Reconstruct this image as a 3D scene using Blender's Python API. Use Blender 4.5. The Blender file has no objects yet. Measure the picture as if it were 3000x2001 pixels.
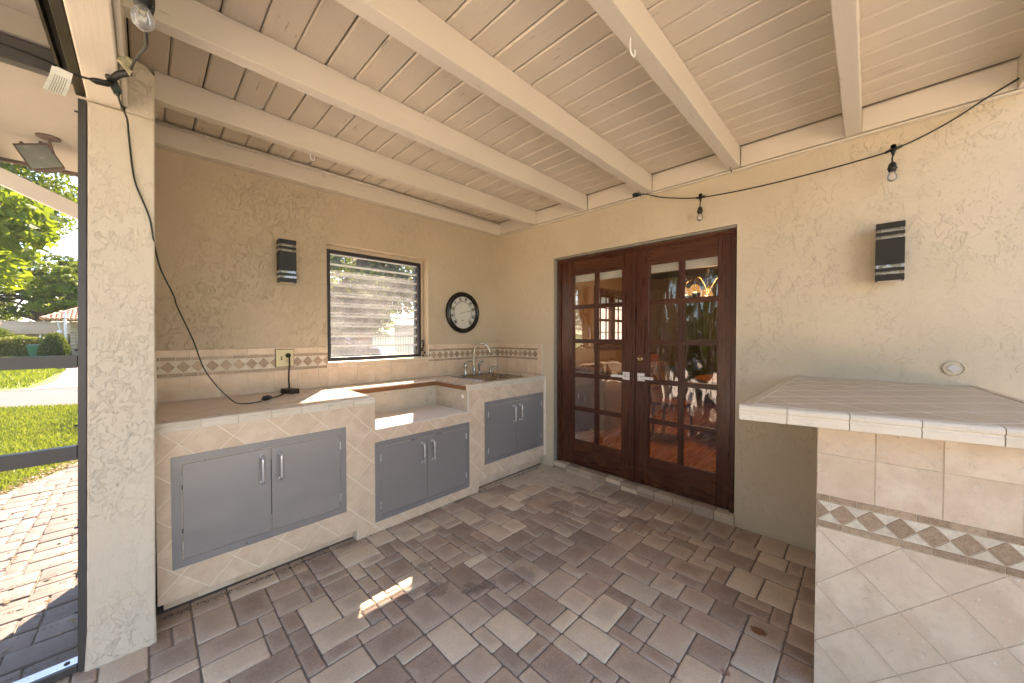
import bpy, bmesh, math, random
import numpy as np
from mathutils import Vector, Matrix
random.seed(7); RNG = np.random.default_rng(11)
R = math.radians
SC = bpy.context.scene
COL = SC.collection

# ------------------------------------------------------------------ camera
cam_d = bpy.data.cameras.new('camera'); cam = bpy.data.objects.new('camera', cam_d); COL.objects.link(cam)
cam_d.sensor_width = 36.0; cam_d.lens = 12.689; cam_d.clip_start = 0.05; cam_d.clip_end = 600
_f = Vector((0.71237, 0.70156, -0.01821)); _r = Vector((0.70167, -0.71250, -0.00076)); _u = _r.cross(_f)
cam.matrix_world = Matrix(((_r.x, _u.x, -_f.x, 0), (_r.y, _u.y, -_f.y, 0), (_r.z, _u.z, -_f.z, 1.39), (0, 0, 0, 1)))
SC.camera = cam
# ------------------------------------------------------------------ sky, sun, exposure
W = bpy.data.worlds.new('World'); SC.world = W; W.use_nodes = True
wn = W.node_tree.nodes; wl = W.node_tree.links
sky = wn.new('ShaderNodeTexSky'); sky.sky_type = 'NISHITA'; sky.sun_disc = False
sky.sun_elevation = R(47); sky.sun_rotation = R(31); sky.air_density = 1.0; sky.dust_density = 0.1; sky.ozone_density = 4.0
bgn = wn['Background']; wl.new(sky.outputs[0], bgn.inputs[0]); bgn.inputs[1].default_value = 0.10
sun_d = bpy.data.lights.new('sun', 'SUN'); sun_d.energy = 3.8; sun_d.angle = R(0.53); sun_d.color = (1.0, 0.93, 0.82)
sun = bpy.data.objects.new('sun', sun_d); COL.objects.link(sun)
sun.rotation_euler = Vector((-0.6, -1.0, -1.25)).to_track_quat('-Z', 'Y').to_euler()
SC.view_settings.view_transform = 'Standard'; SC.view_settings.look = 'None'
SC.view_settings.exposure = 3.16; SC.view_settings.use_white_balance = True; SC.view_settings.white_balance_temperature = 8000; SC.view_settings.white_balance_tint = 21; SC.view_settings.gamma = 1.0; SC.view_settings.use_curve_mapping = False

# ================================================================== material helpers
def newmat(name):
    m = bpy.data.materials.new(name); m.use_nodes = True
    nt = m.node_tree; nt.nodes.clear()
    out = nt.nodes.new('ShaderNodeOutputMaterial')
    return m, nt, out
class N:
    """tiny node-graph helper"""
    def __init__(s, nt): s.nt = nt
    def n(s, t, **kw):
        x = s.nt.nodes.new(t)
        for k, v in kw.items(): setattr(x, k, v)
        return x
    def l(s, a, b): s.nt.links.new(a, b)
    def val(s, inp, v):
        if hasattr(v, 'is_linked') or isinstance(v, bpy.types.NodeSocket): s.l(v, inp)
        else: inp.default_value = v
    def pos(s): return s.n('ShaderNodeNewGeometry').outputs['Position']
    def gen(s): return s.n('ShaderNodeTexCoord').outputs['Generated']
    def rnd(s): return s.n('ShaderNodeObjectInfo').outputs['Random']
    def mapping(s, vec, scale=(1, 1, 1), rot=(0, 0, 0), loc=(0, 0, 0)):
        m = s.n('ShaderNodeMapping'); s.l(vec, m.inputs[0]); s.val(m.inputs['Scale'], scale); s.val(m.inputs['Rotation'], rot); s.val(m.inputs['Location'], loc)
        return m.outputs[0]
    def noise(s, vec, scale, detail=3, rough=0.5, dist=0.0, out=0):
        x = s.n('ShaderNodeTexNoise'); s.l(vec, x.inputs['Vector']); x.inputs['Scale'].default_value = scale
        x.inputs['Detail'].default_value = detail; x.inputs['Roughness'].default_value = rough; x.inputs['Distortion'].default_value = dist
        return x.outputs[out]
    def voro(s, vec, scale, feature='F1', out='Distance'):
        x = s.n('ShaderNodeTexVoronoi', feature=feature); s.l(vec, x.inputs['Vector']); x.inputs['Scale'].default_value = scale
        return x.outputs[out]
    def ss(s, v, a, b, lo=0.0, hi=1.0, kind='SMOOTHSTEP'):
        x = s.n('ShaderNodeMapRange', interpolation_type=kind); s.val(x.inputs[0], v)
        x.inputs[1].default_value = a; x.inputs[2].default_value = b; x.inputs[3].default_value = lo; x.inputs[4].default_value = hi
        return x.outputs[0]
    def math(s, op, a, b=0.0, c=0.0):
        x = s.n('ShaderNodeMath', operation=op); s.val(x.inputs[0], a); s.val(x.inputs[1], b); s.val(x.inputs[2], c); return x.outputs[0]
    def mix(s, f, a, b, mode='MIX'):
        x = s.n('ShaderNodeMix', data_type='RGBA', blend_type=mode); s.val(x.inputs[0], f)
        for i, v in ((6, a), (7, b)):
            if isinstance(v, tuple): v = (*v, 1.0)[:4]
            s.val(x.inputs[i], v)
        return x.outputs[2]
    def ramp(s, v, stops, interp='LINEAR'):
        x = s.n('ShaderNodeValToRGB'); s.val(x.inputs[0], v); cr = x.color_ramp; cr.interpolation = interp
        while len(cr.elements) < len(stops): cr.elements.new(0.5)
        for e, (p, c) in zip(cr.elements, stops): e.position = p; e.color = (*c, 1.0)
        return x.outputs[0]
    def sep(s, v):
        x = s.n('ShaderNodeSeparateXYZ'); s.l(v, x.inputs[0]); return x.outputs
    def bump(s, h, dist=0.005, strength=1.0):
        x = s.n('ShaderNodeBump'); s.l(h, x.inputs['Height']); x.inputs['Distance'].default_value = dist; x.inputs['Strength'].default_value = strength
        return x.outputs[0]
    def bsdf(s, out, col, rough=0.6, metal=0.0, normal=None, spec=0.5, **kw):
        x = s.n('ShaderNodeBsdfPrincipled')
        if isinstance(col, tuple): col = (*col, 1.0)[:4]
        s.val(x.inputs['Base Color'], col); s.val(x.inputs['Roughness'], rough); s.val(x.inputs['Metallic'], metal)
        x.inputs['Specular IOR Level'].default_value = spec
        if normal is not None: s.l(normal, x.inputs['Normal'])
        for k, v in kw.items(): s.val(x.inputs[k.replace('_', ' ')], v)
        s.l(x.outputs[0], out.inputs[0]); return x

def simple(name, col, rough=0.5, metal=0.0, var=0.12, scale=30.0, bump=0.0, spec=0.5, stretch=(1, 1, 1)):
    m, nt, out = newmat(name); g = N(nt)
    p = g.mapping(g.pos(), stretch)
    no = g.noise(p, scale, 4, 0.6)
    dark = tuple(c * (1 - var) for c in col); lite = tuple(min(1, c * (1 + var)) for c in col)
    c = g.mix(no, dark, lite)
    nrm = g.bump(no, bump) if bump else None
    rr = g.ss(no, 0.3, 0.7, max(0.02, rough - 0.06), rough + 0.06)
    g.bsdf(out, c, rr, metal, nrm, spec)
    return m

def stucco(name, col, s1=7.0, depth=0.006, dirt=0.15, lines=1.0, thr=0.50, mk=(0.38, 0.62)):
    m, nt, out = newmat(name); g = N(nt); p = g.pos(); q = g.mapping(p, (1.25, 1.25, 0.8), (0.5, 0.45, 0.3))
    a = g.ss(g.noise(q, s1, 8, 0.62, 0.7), thr, thr + 0.03)
    b = g.ss(g.noise(g.mapping(q, (1, 1, 1), loc=(3, 7, 1)), s1 * 2.1, 7, 0.66, 0.9), thr + 0.045, thr + 0.075)
    mask = g.ss(g.noise(g.mapping(p, loc=(9, 2, 4)), 2.4, 3), *mk)
    fine = g.noise(p, 120, 4, 0.65)
    med = g.noise(p, 18, 4, 0.6)
    h = g.math('MULTIPLY', g.math('ADD', g.math('MULTIPLY', a, 0.55), g.math('MULTIPLY', b, 0.45)), g.math('MULTIPLY_ADD', mask, 0.75, 0.25))
    h = g.math('MULTIPLY', h, lines)
    h = g.math('ADD', h, g.math('MULTIPLY', fine, 0.20)); h = g.math('ADD', h, g.math('MULTIPLY', med, 0.7)); h = g.math('ADD', h, g.math('MULTIPLY', g.noise(g.mapping(p, (1, 1, 2.2), (0.4, 0.6, 0.2)), 42, 4, 0.6, 0.4), 0.5))
    big = g.noise(p, 1.3, 4, 0.6)
    c = g.mix(g.ss(big, 0.3, 0.75), col, tuple(x * (1 - dirt) for x in col))
    c = g.mix(g.math('MULTIPLY', fine, 0.12), c, tuple(x * 0.6 for x in col))
    # small scuffs
    sc = g.ss(g.noise(g.mapping(p, (1, 1, 1), loc=(5, 5, 5)), 30, 6, 0.75), 0.70, 0.78)
    c = g.mix(g.math('MULTIPLY', sc, 0.35), c, tuple(x * 0.45 for x in col))
    g.bsdf(out, c, 0.82, 0, g.bump(h, depth), 0.25)
    return m

def paint_wood(name, col, axis='y', crack=1.0):
    m, nt, out = newmat(name); g = N(nt); p = g.pos()
    st = {'x': (0.6, 14, 14), 'y': (14, 0.6, 14), 'z': (14, 14, 0.6)}[axis]
    q = g.mapping(p, st)
    gr = g.noise(q, 5, 6, 0.65, 0.6)
    rnd = g.rnd()
    big = g.noise(p, 2.2, 3)
    c = g.mix(big, tuple(x * 0.92 for x in col), tuple(min(1, x * 1.05) for x in col))
    c = g.mix(g.math('MULTIPLY', rnd, 0.35), c, tuple(x * f for x, f in zip(col, (0.86, 0.82, 0.77))))
    c = g.mix(g.math('MULTIPLY', gr, 0.18), c, tuple(x * 0.72 for x in col))
    kn = g.ss(g.voro(g.mapping(p, {'x': (1, 2.2, 2.2), 'y': (2.2, 1, 2.2), 'z': (2.2, 2.2, 1)}[axis]), 2.4), 0.02, 0.045, 1.0, 0.0)
    ck = g.ss(g.noise(g.mapping(p, tuple(s * 1.0 for s in st), loc=(2, 9, 3)), 9, 3, 0.4), 0.735, 0.75)
    c = g.mix(g.math('MULTIPLY', ck, 0.65 * crack), c, (0.06, 0.045, 0.03))
    c = g.mix(g.math('MULTIPLY', kn, 0.25), c, tuple(x * 0.6 for x in col))
    h = g.math('ADD', g.math('MULTIPLY', gr, 0.5), g.math('MULTIPLY', kn, 0.6))
    h = g.math('SUBTRACT', h, g.math('MULTIPLY', ck, 0.8))
    g.bsdf(out, c, 0.42, 0, g.bump(h, 0.0022), 0.35)
    return m

def dark_wood(name, axis):
    m, nt, out = newmat(name); g = N(nt); p = g.pos()
    st = {'y': (20, 1.0, 20), 'z': (20, 20, 1.0)}[axis]
    q = g.mapping(p, st); gr = g.noise(q, 3.0, 7, 0.65, 0.8)
    worn = g.ss(g.noise(g.mapping(p, (3, 3, 0.8) if axis == 'z' else (3, 0.8, 3)), 1.5, 5, 0.65), 0.46, 0.68)
    c = g.mix(g.ss(gr, 0.25, 0.75), (0.040, 0.0088, 0.0040), (0.088, 0.020, 0.0080))
    c = g.mix(g.math('MULTIPLY', worn, 0.7), c, g.mix(gr, (0.07, 0.018, 0.007), (0.17, 0.055, 0.018)))
    zz = g.sep(p)[2]
    low = g.math('MULTIPLY', g.ss(zz, 0.08, 0.38, 1.0, 0.0), g.ss(g.noise(g.mapping(p, (1, 3, 6)), 3, 6, 0.7), 0.5, 0.66))
    c = g.mix(g.math('MULTIPLY', low, 0.6), c, (0.16, 0.075, 0.035))
    rr = g.ss(gr, 0.3, 0.8, 0.24, 0.5)
    g.bsdf(out, c, rr, 0, g.bump(gr, 0.0008), 0.5)
    return m

def tile_mat(name, c1, c2, speck=(0.75, 0.68, 0.56), rough=0.33):
    m, nt, out = newmat(name); g = N(nt); p = g.pos(); rnd = g.rnd()
    off = g.n('ShaderNodeVectorMath', operation='ADD'); g.l(p, off.inputs[0])
    cmb = g.n('ShaderNodeCombineXYZ'); r7 = g.math('MULTIPLY', rnd, 37.0); g.l(r7, cmb.inputs[0]); g.l(r7, cmb.inputs[2]); g.l(cmb.outputs[0], off.inputs[1])
    p = off.outputs[0]
    cl = g.noise(p, 9, 5, 0.6, 0.4)
    c = g.mix(g.ss(cl, 0.3, 0.7), c1, c2)
    c = g.mix(g.math('MULTIPLY', rnd, 0.35), c, tuple(x * f for x, f in zip(c1, (0.93, 0.86, 0.8))))
    sp = g.ss(g.noise(p, 75, 5, 0.7), 0.57, 0.68)
    c = g.mix(g.math('MULTIPLY', sp, 0.55), c, speck)
    dk = g.ss(g.noise(p, 45, 4, 0.7), 0.30, 0.40, 1.0, 0.0)
    c = g.mix(g.math('MULTIPLY', dk, 0.30), c, tuple(x * 0.72 for x in c1))
    h = g.math('SUBTRACT', sp, dk)
    g.bsdf(out, c, rough, 0, g.bump(h, 0.0006), 0.45)
    return m

def marble(name, lo, hi, vein):
    m, nt, out = newmat(name); g = N(nt); p = g.pos(); rnd = g.rnd()
    c = g.mix(rnd, lo, hi)
    v = g.noise(p, 42, 7, 0.75, 1.5)
    vv = g.ss(g.math('ABSOLUTE', g.math('SUBTRACT', v, 0.5)), 0.0, 0.035, 1.0, 0.0)
    blot = g.ss(g.noise(p, 70, 5, 0.7), 0.45, 0.6)
    c = g.mix(g.math('MULTIPLY', blot, 0.35), c, tuple(x * 0.62 for x in lo))
    c = g.mix(g.math('MULTIPLY', vv, 0.55), c, vein)
    g.bsdf(out, c, 0.35, 0, None, 0.45)
    return m

def paver_mat(name, sunny=False, edge=0.45):
    m, nt, out = newmat(name); g = N(nt); p = g.pos(); rnd = g.rnd()
    base = g.ramp(rnd, [(0.0, (0.19, 0.135, 0.105)), (0.12, (0.46, 0.345, 0.275)), (0.25, (0.26, 0.185, 0.15)), (0.38, (0.58, 0.47, 0.37)), (0.50, (0.24, 0.185, 0.16)), (0.62, (0.44, 0.345, 0.28)), (0.73, (0.80, 0.69, 0.54)), (0.82, (0.33, 0.245, 0.20)), (0.92, (0.84, 0.73, 0.57)), (1.0, (0.40, 0.32, 0.265))] if not sunny else [(0.0, (0.085, 0.064, 0.052)), (0.5, (0.11, 0.086, 0.07)), (1.0, (0.135, 0.108, 0.088))])
    r2 = g.math('FRACT', g.math('MULTIPLY', rnd, 17.3))
    o = g.sep(g.gen())
    ex = g.math('MINIMUM', o[0], g.math('SUBTRACT', 1.0, o[0])); ey = g.math('MINIMUM', o[1], g.math('SUBTRACT', 1.0, o[1]))
    e = g.math('MINIMUM', ex, ey)
    wob = g.noise(p, 16, 4, 0.7)
    cen = g.ss(g.math('ADD', e, g.math('MULTIPLY', g.math('SUBTRACT', wob, 0.5), 0.35)), 0.05, 0.34)
    c = g.mix(g.math('MULTIPLY', g.math('SUBTRACT', 1.0, cen), g.math('MULTIPLY', r2, edge if not sunny else 0.3)), base, (0.60, 0.53, 0.455) if not sunny else (0.14, 0.118, 0.10))
    c = g.mix(g.math('MULTIPLY', cen, g.math('MULTIPLY', g.math('SUBTRACT', 1.0, r2), 0.38)), c, (0.20, 0.135, 0.115) if not sunny else (0.12, 0.09, 0.075))
    big = g.ss(g.noise(p, 1.1, 4, 0.6), 0.42, 0.68)
    c = g.mix(g.math('MULTIPLY', big, 0.22), c, (0.19, 0.15, 0.13))
    mott = g.noise(p, 24, 5, 0.7)
    c = g.mix(g.ss(mott, 0.35, 0.75, 0.0, 0.28), c, (0.47, 0.39, 0.33) if not sunny else (0.125, 0.10, 0.085))
    sp = g.noise(p, 330, 3, 0.8)
    c = g.mix(g.ss(sp, 0.56, 0.68, 0.0, 0.55 if not sunny else 0.08), c, (0.72, 0.67, 0.60))
    c = g.mix(g.ss(sp, 0.32, 0.44, 0.45, 0.0), c, (0.07, 0.055, 0.05))
    # damp marks and a rust stain, each with its own ragged outline
    def spot(cx, cy, r, ax=1.0, sc=22, wobble=0.6):
        d = g.n('ShaderNodeVectorMath', operation='DISTANCE'); g.l(g.mapping(p, (ax, 1, 0)), d.inputs[0]); d.inputs[1].default_value = (cx * ax, cy, 0)
        w = g.math('MULTIPLY', g.math('SUBTRACT', g.noise(p, sc, 5, 0.7), 0.5), r * 2 * wobble)
        return g.ss(g.math('ADD', d.outputs['Value'], w), r * 0.72, r, 1.0, 0.0)
    if not sunny:
        for cx, cy, r, k in ((1.106, 1.665, .075, .5), (1.234, 1.527, .06, .5), (1.324, 1.484, .05, .45), (1.147, 1.87, .05, .45), (1.507, 1.401, .09, .35), (0.95, 1.72, .06, .3), (2.35, 1.75, .12, .4), (2.5, 1.2, .14, .4)):
            c = g.mix(g.math('MULTIPLY', spot(cx, cy, r, 1.0, 30, 1.1), k), c, (0.075, 0.055, 0.05))
        c = g.mix(g.math('MULTIPLY', spot(2.0, 0.347, 0.036, 1.25, 60, 0.7), 0.92), c, (0.17, 0.052, 0.008))
        c = g.mix(g.math('MULTIPLY', spot(1.66, 0.40, 0.02, 1.0, 60, 0.9), 0.7), c, (0.20, 0.07, 0.03))
        ylw = spot(2.33, 1.42, 0.07, 1.0, 30, 0.5); c = g.mix(g.math('MULTIPLY', ylw, 0.25), c, (0.30, 0.19, 0.07))
    if not sunny: c = g.mix(1.0, c, (1.0, 0.90, 0.77), 'MULTIPLY'); gm = g.n('ShaderNodeGamma'); g.l(c, gm.inputs[0]); gm.inputs[1].default_value = 0.86; c = gm.outputs[0]
    s2 = g.noise(p, 120, 4, 0.75); c = g.mix(g.ss(s2, 0.55, 0.70, 0.0, 0.35), c, (0.70, 0.62, 0.53) if not sunny else (0.15, .125, .105)); c = g.mix(g.ss(s2, 0.30, 0.45, 0.40, 0.0), c, (0.12, 0.085, 0.07))
    h = g.math('ADD', g.math('MULTIPLY', mott, 0.7), g.math('MULTIPLY', sp, 0.35))
    g.bsdf(out, c, g.ss(mott, 0.3, 0.7, 0.55, 0.8), 0, g.bump(h, 0.0022), 0.35)
    return m

def glass_mat(name, wave=0.0, tint=(1, 1, 1), gloss=1.0, scale=6.0, dust=0.0):
    m, nt, out = newmat(name); g = N(nt)
    tr = g.n('ShaderNodeBsdfTransparent'); tr.inputs[0].default_value = (*tint, 1)
    gl = g.n('ShaderNodeBsdfGlossy'); gl.inputs['Roughness'].default_value = 0.015
    fr = g.n('ShaderNodeFresnel'); fr.inputs[0].default_value = 1.55
    if wave:
        h = g.noise(g.mapping(g.pos(), (1, 1.5, 0.42)), scale, 1.5, 0.45, 0.6)
        b = g.bump(h, wave); g.l(b, gl.inputs['Normal'])
    fac = g.math('MULTIPLY', fr.outputs[0], gloss)
    ms = g.n('ShaderNodeMixShader'); g.l(fac, ms.inputs[0]); g.l(tr.outputs[0], ms.inputs[1]); g.l(gl.outputs[0], ms.inputs[2])
    last = ms.outputs[0]
    if dust:
        tl = g.n('ShaderNodeBsdfTranslucent'); tl.inputs[0].default_value = (0.85, 0.82, 0.82, 1)
        df = g.n('ShaderNodeBsdfDiffuse'); df.inputs[0].default_value = (0.8, 0.78, 0.76, 1)
        a = g.n('ShaderNodeMixShader'); a.inputs[0].default_value = 0.5; g.l(tl.outputs[0], a.inputs[1]); g.l(df.outputs[0], a.inputs[2])
        q = g.noise(g.mapping(g.pos(), (1, 1, 1)), 5, 3, 0.5)
        f = g.ss(q, 0.2, 0.8, dust * 0.55, dust * 1.3)
        b2 = g.n('ShaderNodeMixShader'); g.l(f, b2.inputs[0]); g.l(last, b2.inputs[1]); g.l(a.outputs[0], b2.inputs[2]); last = b2.outputs[0]
    g.l(last, out.inputs[0]); return m

def leaf_mat(name, c1, c2, c3, trans=0.45):
    m, nt, out = newmat(name); g = N(nt); p = g.pos()
    n1 = g.noise(p, 0.8, 3); n2 = g.noise(p, 9.0, 2)
    c = g.mix(g.ss(n1, 0.35, 0.65), c1, c2); c = g.mix(g.ss(n2, 0.55, 0.75, 0, 0.8), c, c3)
    b = g.n('ShaderNodeBsdfPrincipled'); g.l(c, b.inputs['Base Color']); b.inputs['Roughness'].default_value = 0.45; b.inputs['Specular IOR Level'].default_value = 0.3
    t = g.n('ShaderNodeBsdfTranslucent'); ct = g.mix(0.5, c, (0.30, 0.36, 0.02), 'MIX'); g.l(ct, t.inputs[0])
    ms = g.n('ShaderNodeMixShader'); ms.inputs[0].default_value = trans; g.l(b.outputs[0], ms.inputs[1]); g.l(t.outputs[0], ms.inputs[2]); g.l(ms.outputs[0], out.inputs[0])
    return m

M = {}
CREAM = (0.57, 0.465, 0.34)
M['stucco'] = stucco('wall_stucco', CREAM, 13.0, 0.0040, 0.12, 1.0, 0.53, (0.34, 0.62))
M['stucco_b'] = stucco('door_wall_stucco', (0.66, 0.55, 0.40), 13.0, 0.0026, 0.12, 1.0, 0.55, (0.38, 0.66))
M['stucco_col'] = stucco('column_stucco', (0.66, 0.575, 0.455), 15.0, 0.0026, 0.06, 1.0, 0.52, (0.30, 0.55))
M['mortar'] = simple('grey_render', (0.25, 0.225, 0.185), 0.9, 0, 0.25, 12, 0.004)
M['plank'] = paint_wood('plank_paint', (0.68, 0.60, 0.475), 'y')
M['beam'] = paint_wood('beam_paint', (0.68, 0.62, 0.515), 'x', 0.35)
M['beam_y'] = paint_wood('header_paint', (0.72, 0.65, 0.53), 'y', 0.6)
M['door_z'] = dark_wood('mahogany_stile', 'z'); M['door_y'] = dark_wood('mahogany_rail', 'y')
M['grout'] = simple('grout', (0.82, 0.73, 0.60), 0.8, 0, 0.18, 25)
M['grout_bar'] = simple('pale_bar_grout', (0.66, 0.54, 0.41), 0.85, 0, 0.2, 25)
M['top_tile'] = tile_mat('counter_top_tile', (0.72, 0.585, 0.45), (0.80, 0.68, 0.54))
M['grout_tan'] = simple('tan_grout', (0.36, 0.27, 0.19), 0.85, 0, 0.2, 25)
M['tile'] = tile_mat('cream_tile', (0.62, 0.465, 0.335), (0.74, 0.585, 0.44))
M['tile_bar'] = tile_mat('bar_tile', (0.63, 0.485, 0.36), (0.76, 0.625, 0.485), (0.86, 0.80, 0.70))
M['tile_top'] = tile_mat('bar_top_tile', (0.48, 0.37, 0.25), (0.57, 0.455, 0.32))
M['edge_tile'] = tile_mat('edge_tile', (0.66, 0.58, 0.46), (0.71, 0.64, 0.53), (0.82, 0.77, 0.68), 0.28)
M['mosaic_dark'] = marble('brown_marble', (0.28, 0.180, 0.115), (0.46, 0.325, 0.215), (0.56, 0.44, 0.33))
M['mosaic_light'] = marble('cream_marble', (0.62, 0.53, 0.41), (0.74, 0.66, 0.53), (0.50, 0.44, 0.36))
M['board'] = simple('cement_board', (0.46, 0.39, 0.30), 0.85, 0, 0.2, 18, 0.001)
M['board_white'] = simple('white_board', (0.72, 0.66, 0.58), 0.7, 0, 0.12, 14)
M['raw_wood'] = simple('raw_wood', (0.20, 0.085, 0.035), 0.75, 0, 0.55, 14, 0.002, 0.3, (1, 6, 8))
M['panel'] = simple('grey_enamel', (0.30, 0.285, 0.278), 0.36, 0.35, 0.05, 6, 0, 0.5, (1, 1, 3))
M['panel_frame'] = simple('grey_enamel_frame', (0.28, 0.268, 0.266), 0.36, 0.35, 0.05, 6)
M['satin'] = simple('satin_metal', (0.62, 0.62, 0.64), 0.32, 0.75, 0.05, 40)
M['nickel'] = simple('brushed_nickel', (0.36, 0.34, 0.30), 0.28, 1.0, 0.08, 40)
M['steel'] = simple('sink_steel', (0.34, 0.31, 0.28), 0.26, 1.0, 0.12, 20)
M['lever'] = simple('lever_metal', (0.72, 0.72, 0.72), 0.3, 0.5, 0.03, 40)
M['brass'] = simple('brass', (0.36, 0.27, 0.13), 0.3, 1.0, 0.1, 40)
M['black'] = simple('black_metal', (0.012, 0.012, 0.014), 0.42, 0.2, 0.15, 60)
M['black_dark'] = simple('bronze_black_metal', (0.018, 0.015, 0.010), 0.5, 0.2, 0.15, 60)
M['rubber'] = simple('black_rubber', (0.010, 0.011, 0.010), 0.45, 0, 0.15, 60)
M['cordgreen'] = simple('green_cord', (0.010, 0.022, 0.014), 0.4, 0, 0.15, 60)
M['hinge'] = simple('dark_hinge', (0.03, 0.018, 0.012), 0.4, 0.6, 0.2, 60)
M['ring'] = simple('clock_frame', (0.010, 0.008, 0.008), 0.22, 0.1, 0.3, 30)
M['dial'] = simple('dial_face', (0.60, 0.58, 0.53), 0.5, 0, 0.05, 12)
M['ink'] = simple('dial_ink', (0.012, 0.012, 0.012), 0.6)
M['ivory'] = simple('ivory_plastic', (0.62, 0.55, 0.32), 0.35, 0, 0.05, 10)
M['bronze'] = simple('grey_bronze_aluminium', (0.062, 0.058, 0.056), 0.45, 0.15, 0.1, 20)
M['bronze_dark'] = simple('dark_bronze_channel', (0.030, 0.020, 0.010), 0.4, 0.3, 0.2, 12)
M['window_black'] = simple('window_frame_paint', (0.018, 0.014, 0.020), 0.45, 0, 0.4, 35, 0.001)
M['white'] = simple('white_plastic', (0.74, 0.75, 0.72), 0.4, 0, 0.04, 20)
M['rust'] = simple('rusty_housing', (0.10, 0.062, 0.045), 0.8, 0.2, 0.4, 30, 0.001)
M['soffit'] = simple('soffit_render', (0.34, 0.31, 0.26), 0.85, 0, 0.1, 9, 0.001)
M['pale_paint'] = simple('weathered_white_paint', (0.60, 0.56, 0.51), 0.6, 0, 0.1, 14)
M['sand'] = simple('joint_sand', (0.22, 0.175, 0.14), 0.95, 0, 0.45, 60, 0.004)
M['paver'] = paver_mat('paver'); M['paver_out'] = paver_mat('path_paver', True); M['step_paver'] = paver_mat('step_paver', False, 0.0)
M['glass'] = glass_mat('door_glass', 0.006, (0.86, 0.84, 0.80), 2.3, 4.0)
M['glass_wavy'] = glass_mat('wavy_door_glass', 0.016, (0.84, 0.80, 0.75), 2.5, 5.0)
M['louver'] = glass_mat('louver_glass', 0, (0.99, 0.99, 1.0), 1.0, 5, 0.095)
M['louver_glint'] = simple('painted_edge_glint', (0.80, 0.82, 0.84), 0.3)  # white stands in for light refracted at the slat edges
M['clear'] = glass_mat('clear_acrylic', 0, (0.86, 0.84, 0.80), 2.5, 5, 0.22)
M['bulb'] = glass_mat('bulb_glass', 0, (0.97, 0.97, 0.96), 1.6, 5, 0.16)
M['lens'] = simple('floodlight_lens', (0.20, 0.235, 0.215), 0.22, 0, 0.25, 22)
M['paper'] = simple('faded_paper', (0.62, 0.62, 0.55), 0.8, 0, 0.2, 60)
M['paper_y'] = simple('yellowed_paper', (0.62, 0.56, 0.34), 0.8, 0, 0.2, 60)
M['caulk'] = simple('dark_caulk', (0.03, 0.022, 0.016), 0.9)
M['deck'] = simple('cream_bounce_deck', (0.66, 0.58, 0.48), 0.9, 0, 0.08, 4, 0.001)  # pale colour for the added deck that reflects sun into the porch
M['concrete'] = simple('driveway', (0.13, 0.11, 0.10), 0.9, 0, 0.12, 4, 0.001)
M['asphalt'] = simple('asphalt', (0.070, 0.063, 0.061), 0.9, 0, 0.12, 8, 0.002)
M['grass_base'] = simple('lawn_soil', (0.115, 0.165, 0.022), 0.95, 0, 0.45, 3.5, 0.01)
M['grass'] = leaf_mat('grass_blades', (0.10, 0.15, 0.012), (0.17, 0.20, 0.02), (0.26, 0.23, 0.06), 0.35)
M['leaf_big'] = leaf_mat('big_leaf', (0.055, 0.12, 0.008), (0.12, 0.19, 0.012), (0.20, 0.24, 0.02), 0.5)
M['leaf_mid'] = leaf_mat('mid_leaf', (0.035, 0.075, 0.010), (0.075, 0.12, 0.015), (0.13, 0.17, 0.03), 0.4)
M['leaf_dark'] = leaf_mat('dark_leaf', (0.022, 0.055, 0.014), (0.045, 0.085, 0.020), (0.08, 0.12, 0.03), 0.3)
M['hedge'] = leaf_mat('hedge_leaf', (0.10, 0.14, 0.02), (0.18, 0.17, 0.04), (0.24, 0.20, 0.07), 0.35)
M['bark'] = simple('bark', (0.10, 0.075, 0.055), 0.9, 0, 0.4, 12, 0.01, 0.3, (3, 3, 1))
M['thatch'] = simple('thatch', (0.50, 0.34, 0.20), 0.95, 0, 0.45, 9, 0.03, 0.2, (1, 1, 4))
M['roof_tile'] = simple('clay_roof_tile', (0.40, 0.20, 0.13), 0.8, 0, 0.35, 8, 0.004)
M['stone'] = simple('rubble_stone', (0.34, 0.27, 0.19), 0.9, 0, 0.3, 8, 0.01)
M['bin'] = simple('green_bin_plastic', (0.01, 0.13, 0.055), 0.5, 0, 0.1, 5)
M['render'] = simple('pale_house_render', (0.42, 0.35, 0.30), 0.8, 0, 0.06, 3)
M['vinyl'] = simple('white_vinyl', (0.60, 0.59, 0.58), 0.5, 0, 0.04, 3)
M['car'] = simple('car_paint', (0.22, 0.23, 0.25), 0.25, 0.6, 0.05, 3)
M['car_glass'] = simple('car_glass', (0.03, 0.035, 0.04), 0.08, 0.2, 0.05, 3)
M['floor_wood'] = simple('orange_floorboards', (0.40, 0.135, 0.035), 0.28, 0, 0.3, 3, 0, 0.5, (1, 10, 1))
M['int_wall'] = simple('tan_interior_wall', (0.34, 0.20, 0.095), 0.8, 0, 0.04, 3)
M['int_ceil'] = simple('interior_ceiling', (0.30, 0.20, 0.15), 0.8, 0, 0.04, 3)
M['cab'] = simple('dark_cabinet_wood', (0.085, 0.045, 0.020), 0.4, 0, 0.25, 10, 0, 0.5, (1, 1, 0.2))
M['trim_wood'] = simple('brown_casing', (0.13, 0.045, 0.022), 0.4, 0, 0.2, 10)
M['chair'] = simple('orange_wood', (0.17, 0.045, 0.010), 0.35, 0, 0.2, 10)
M['curtain'] = simple('frosted_white', (0.8, 0.82, 0.85), 0.6)
def emis(name, col, s):
    m, nt, out = newmat(name); g = N(nt); e = g.n('ShaderNodeEmission'); e.inputs[0].default_value = (*col, 1); e.inputs[1].default_value = s; g.l(e.outputs[0], out.inputs[0]); return m
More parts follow.
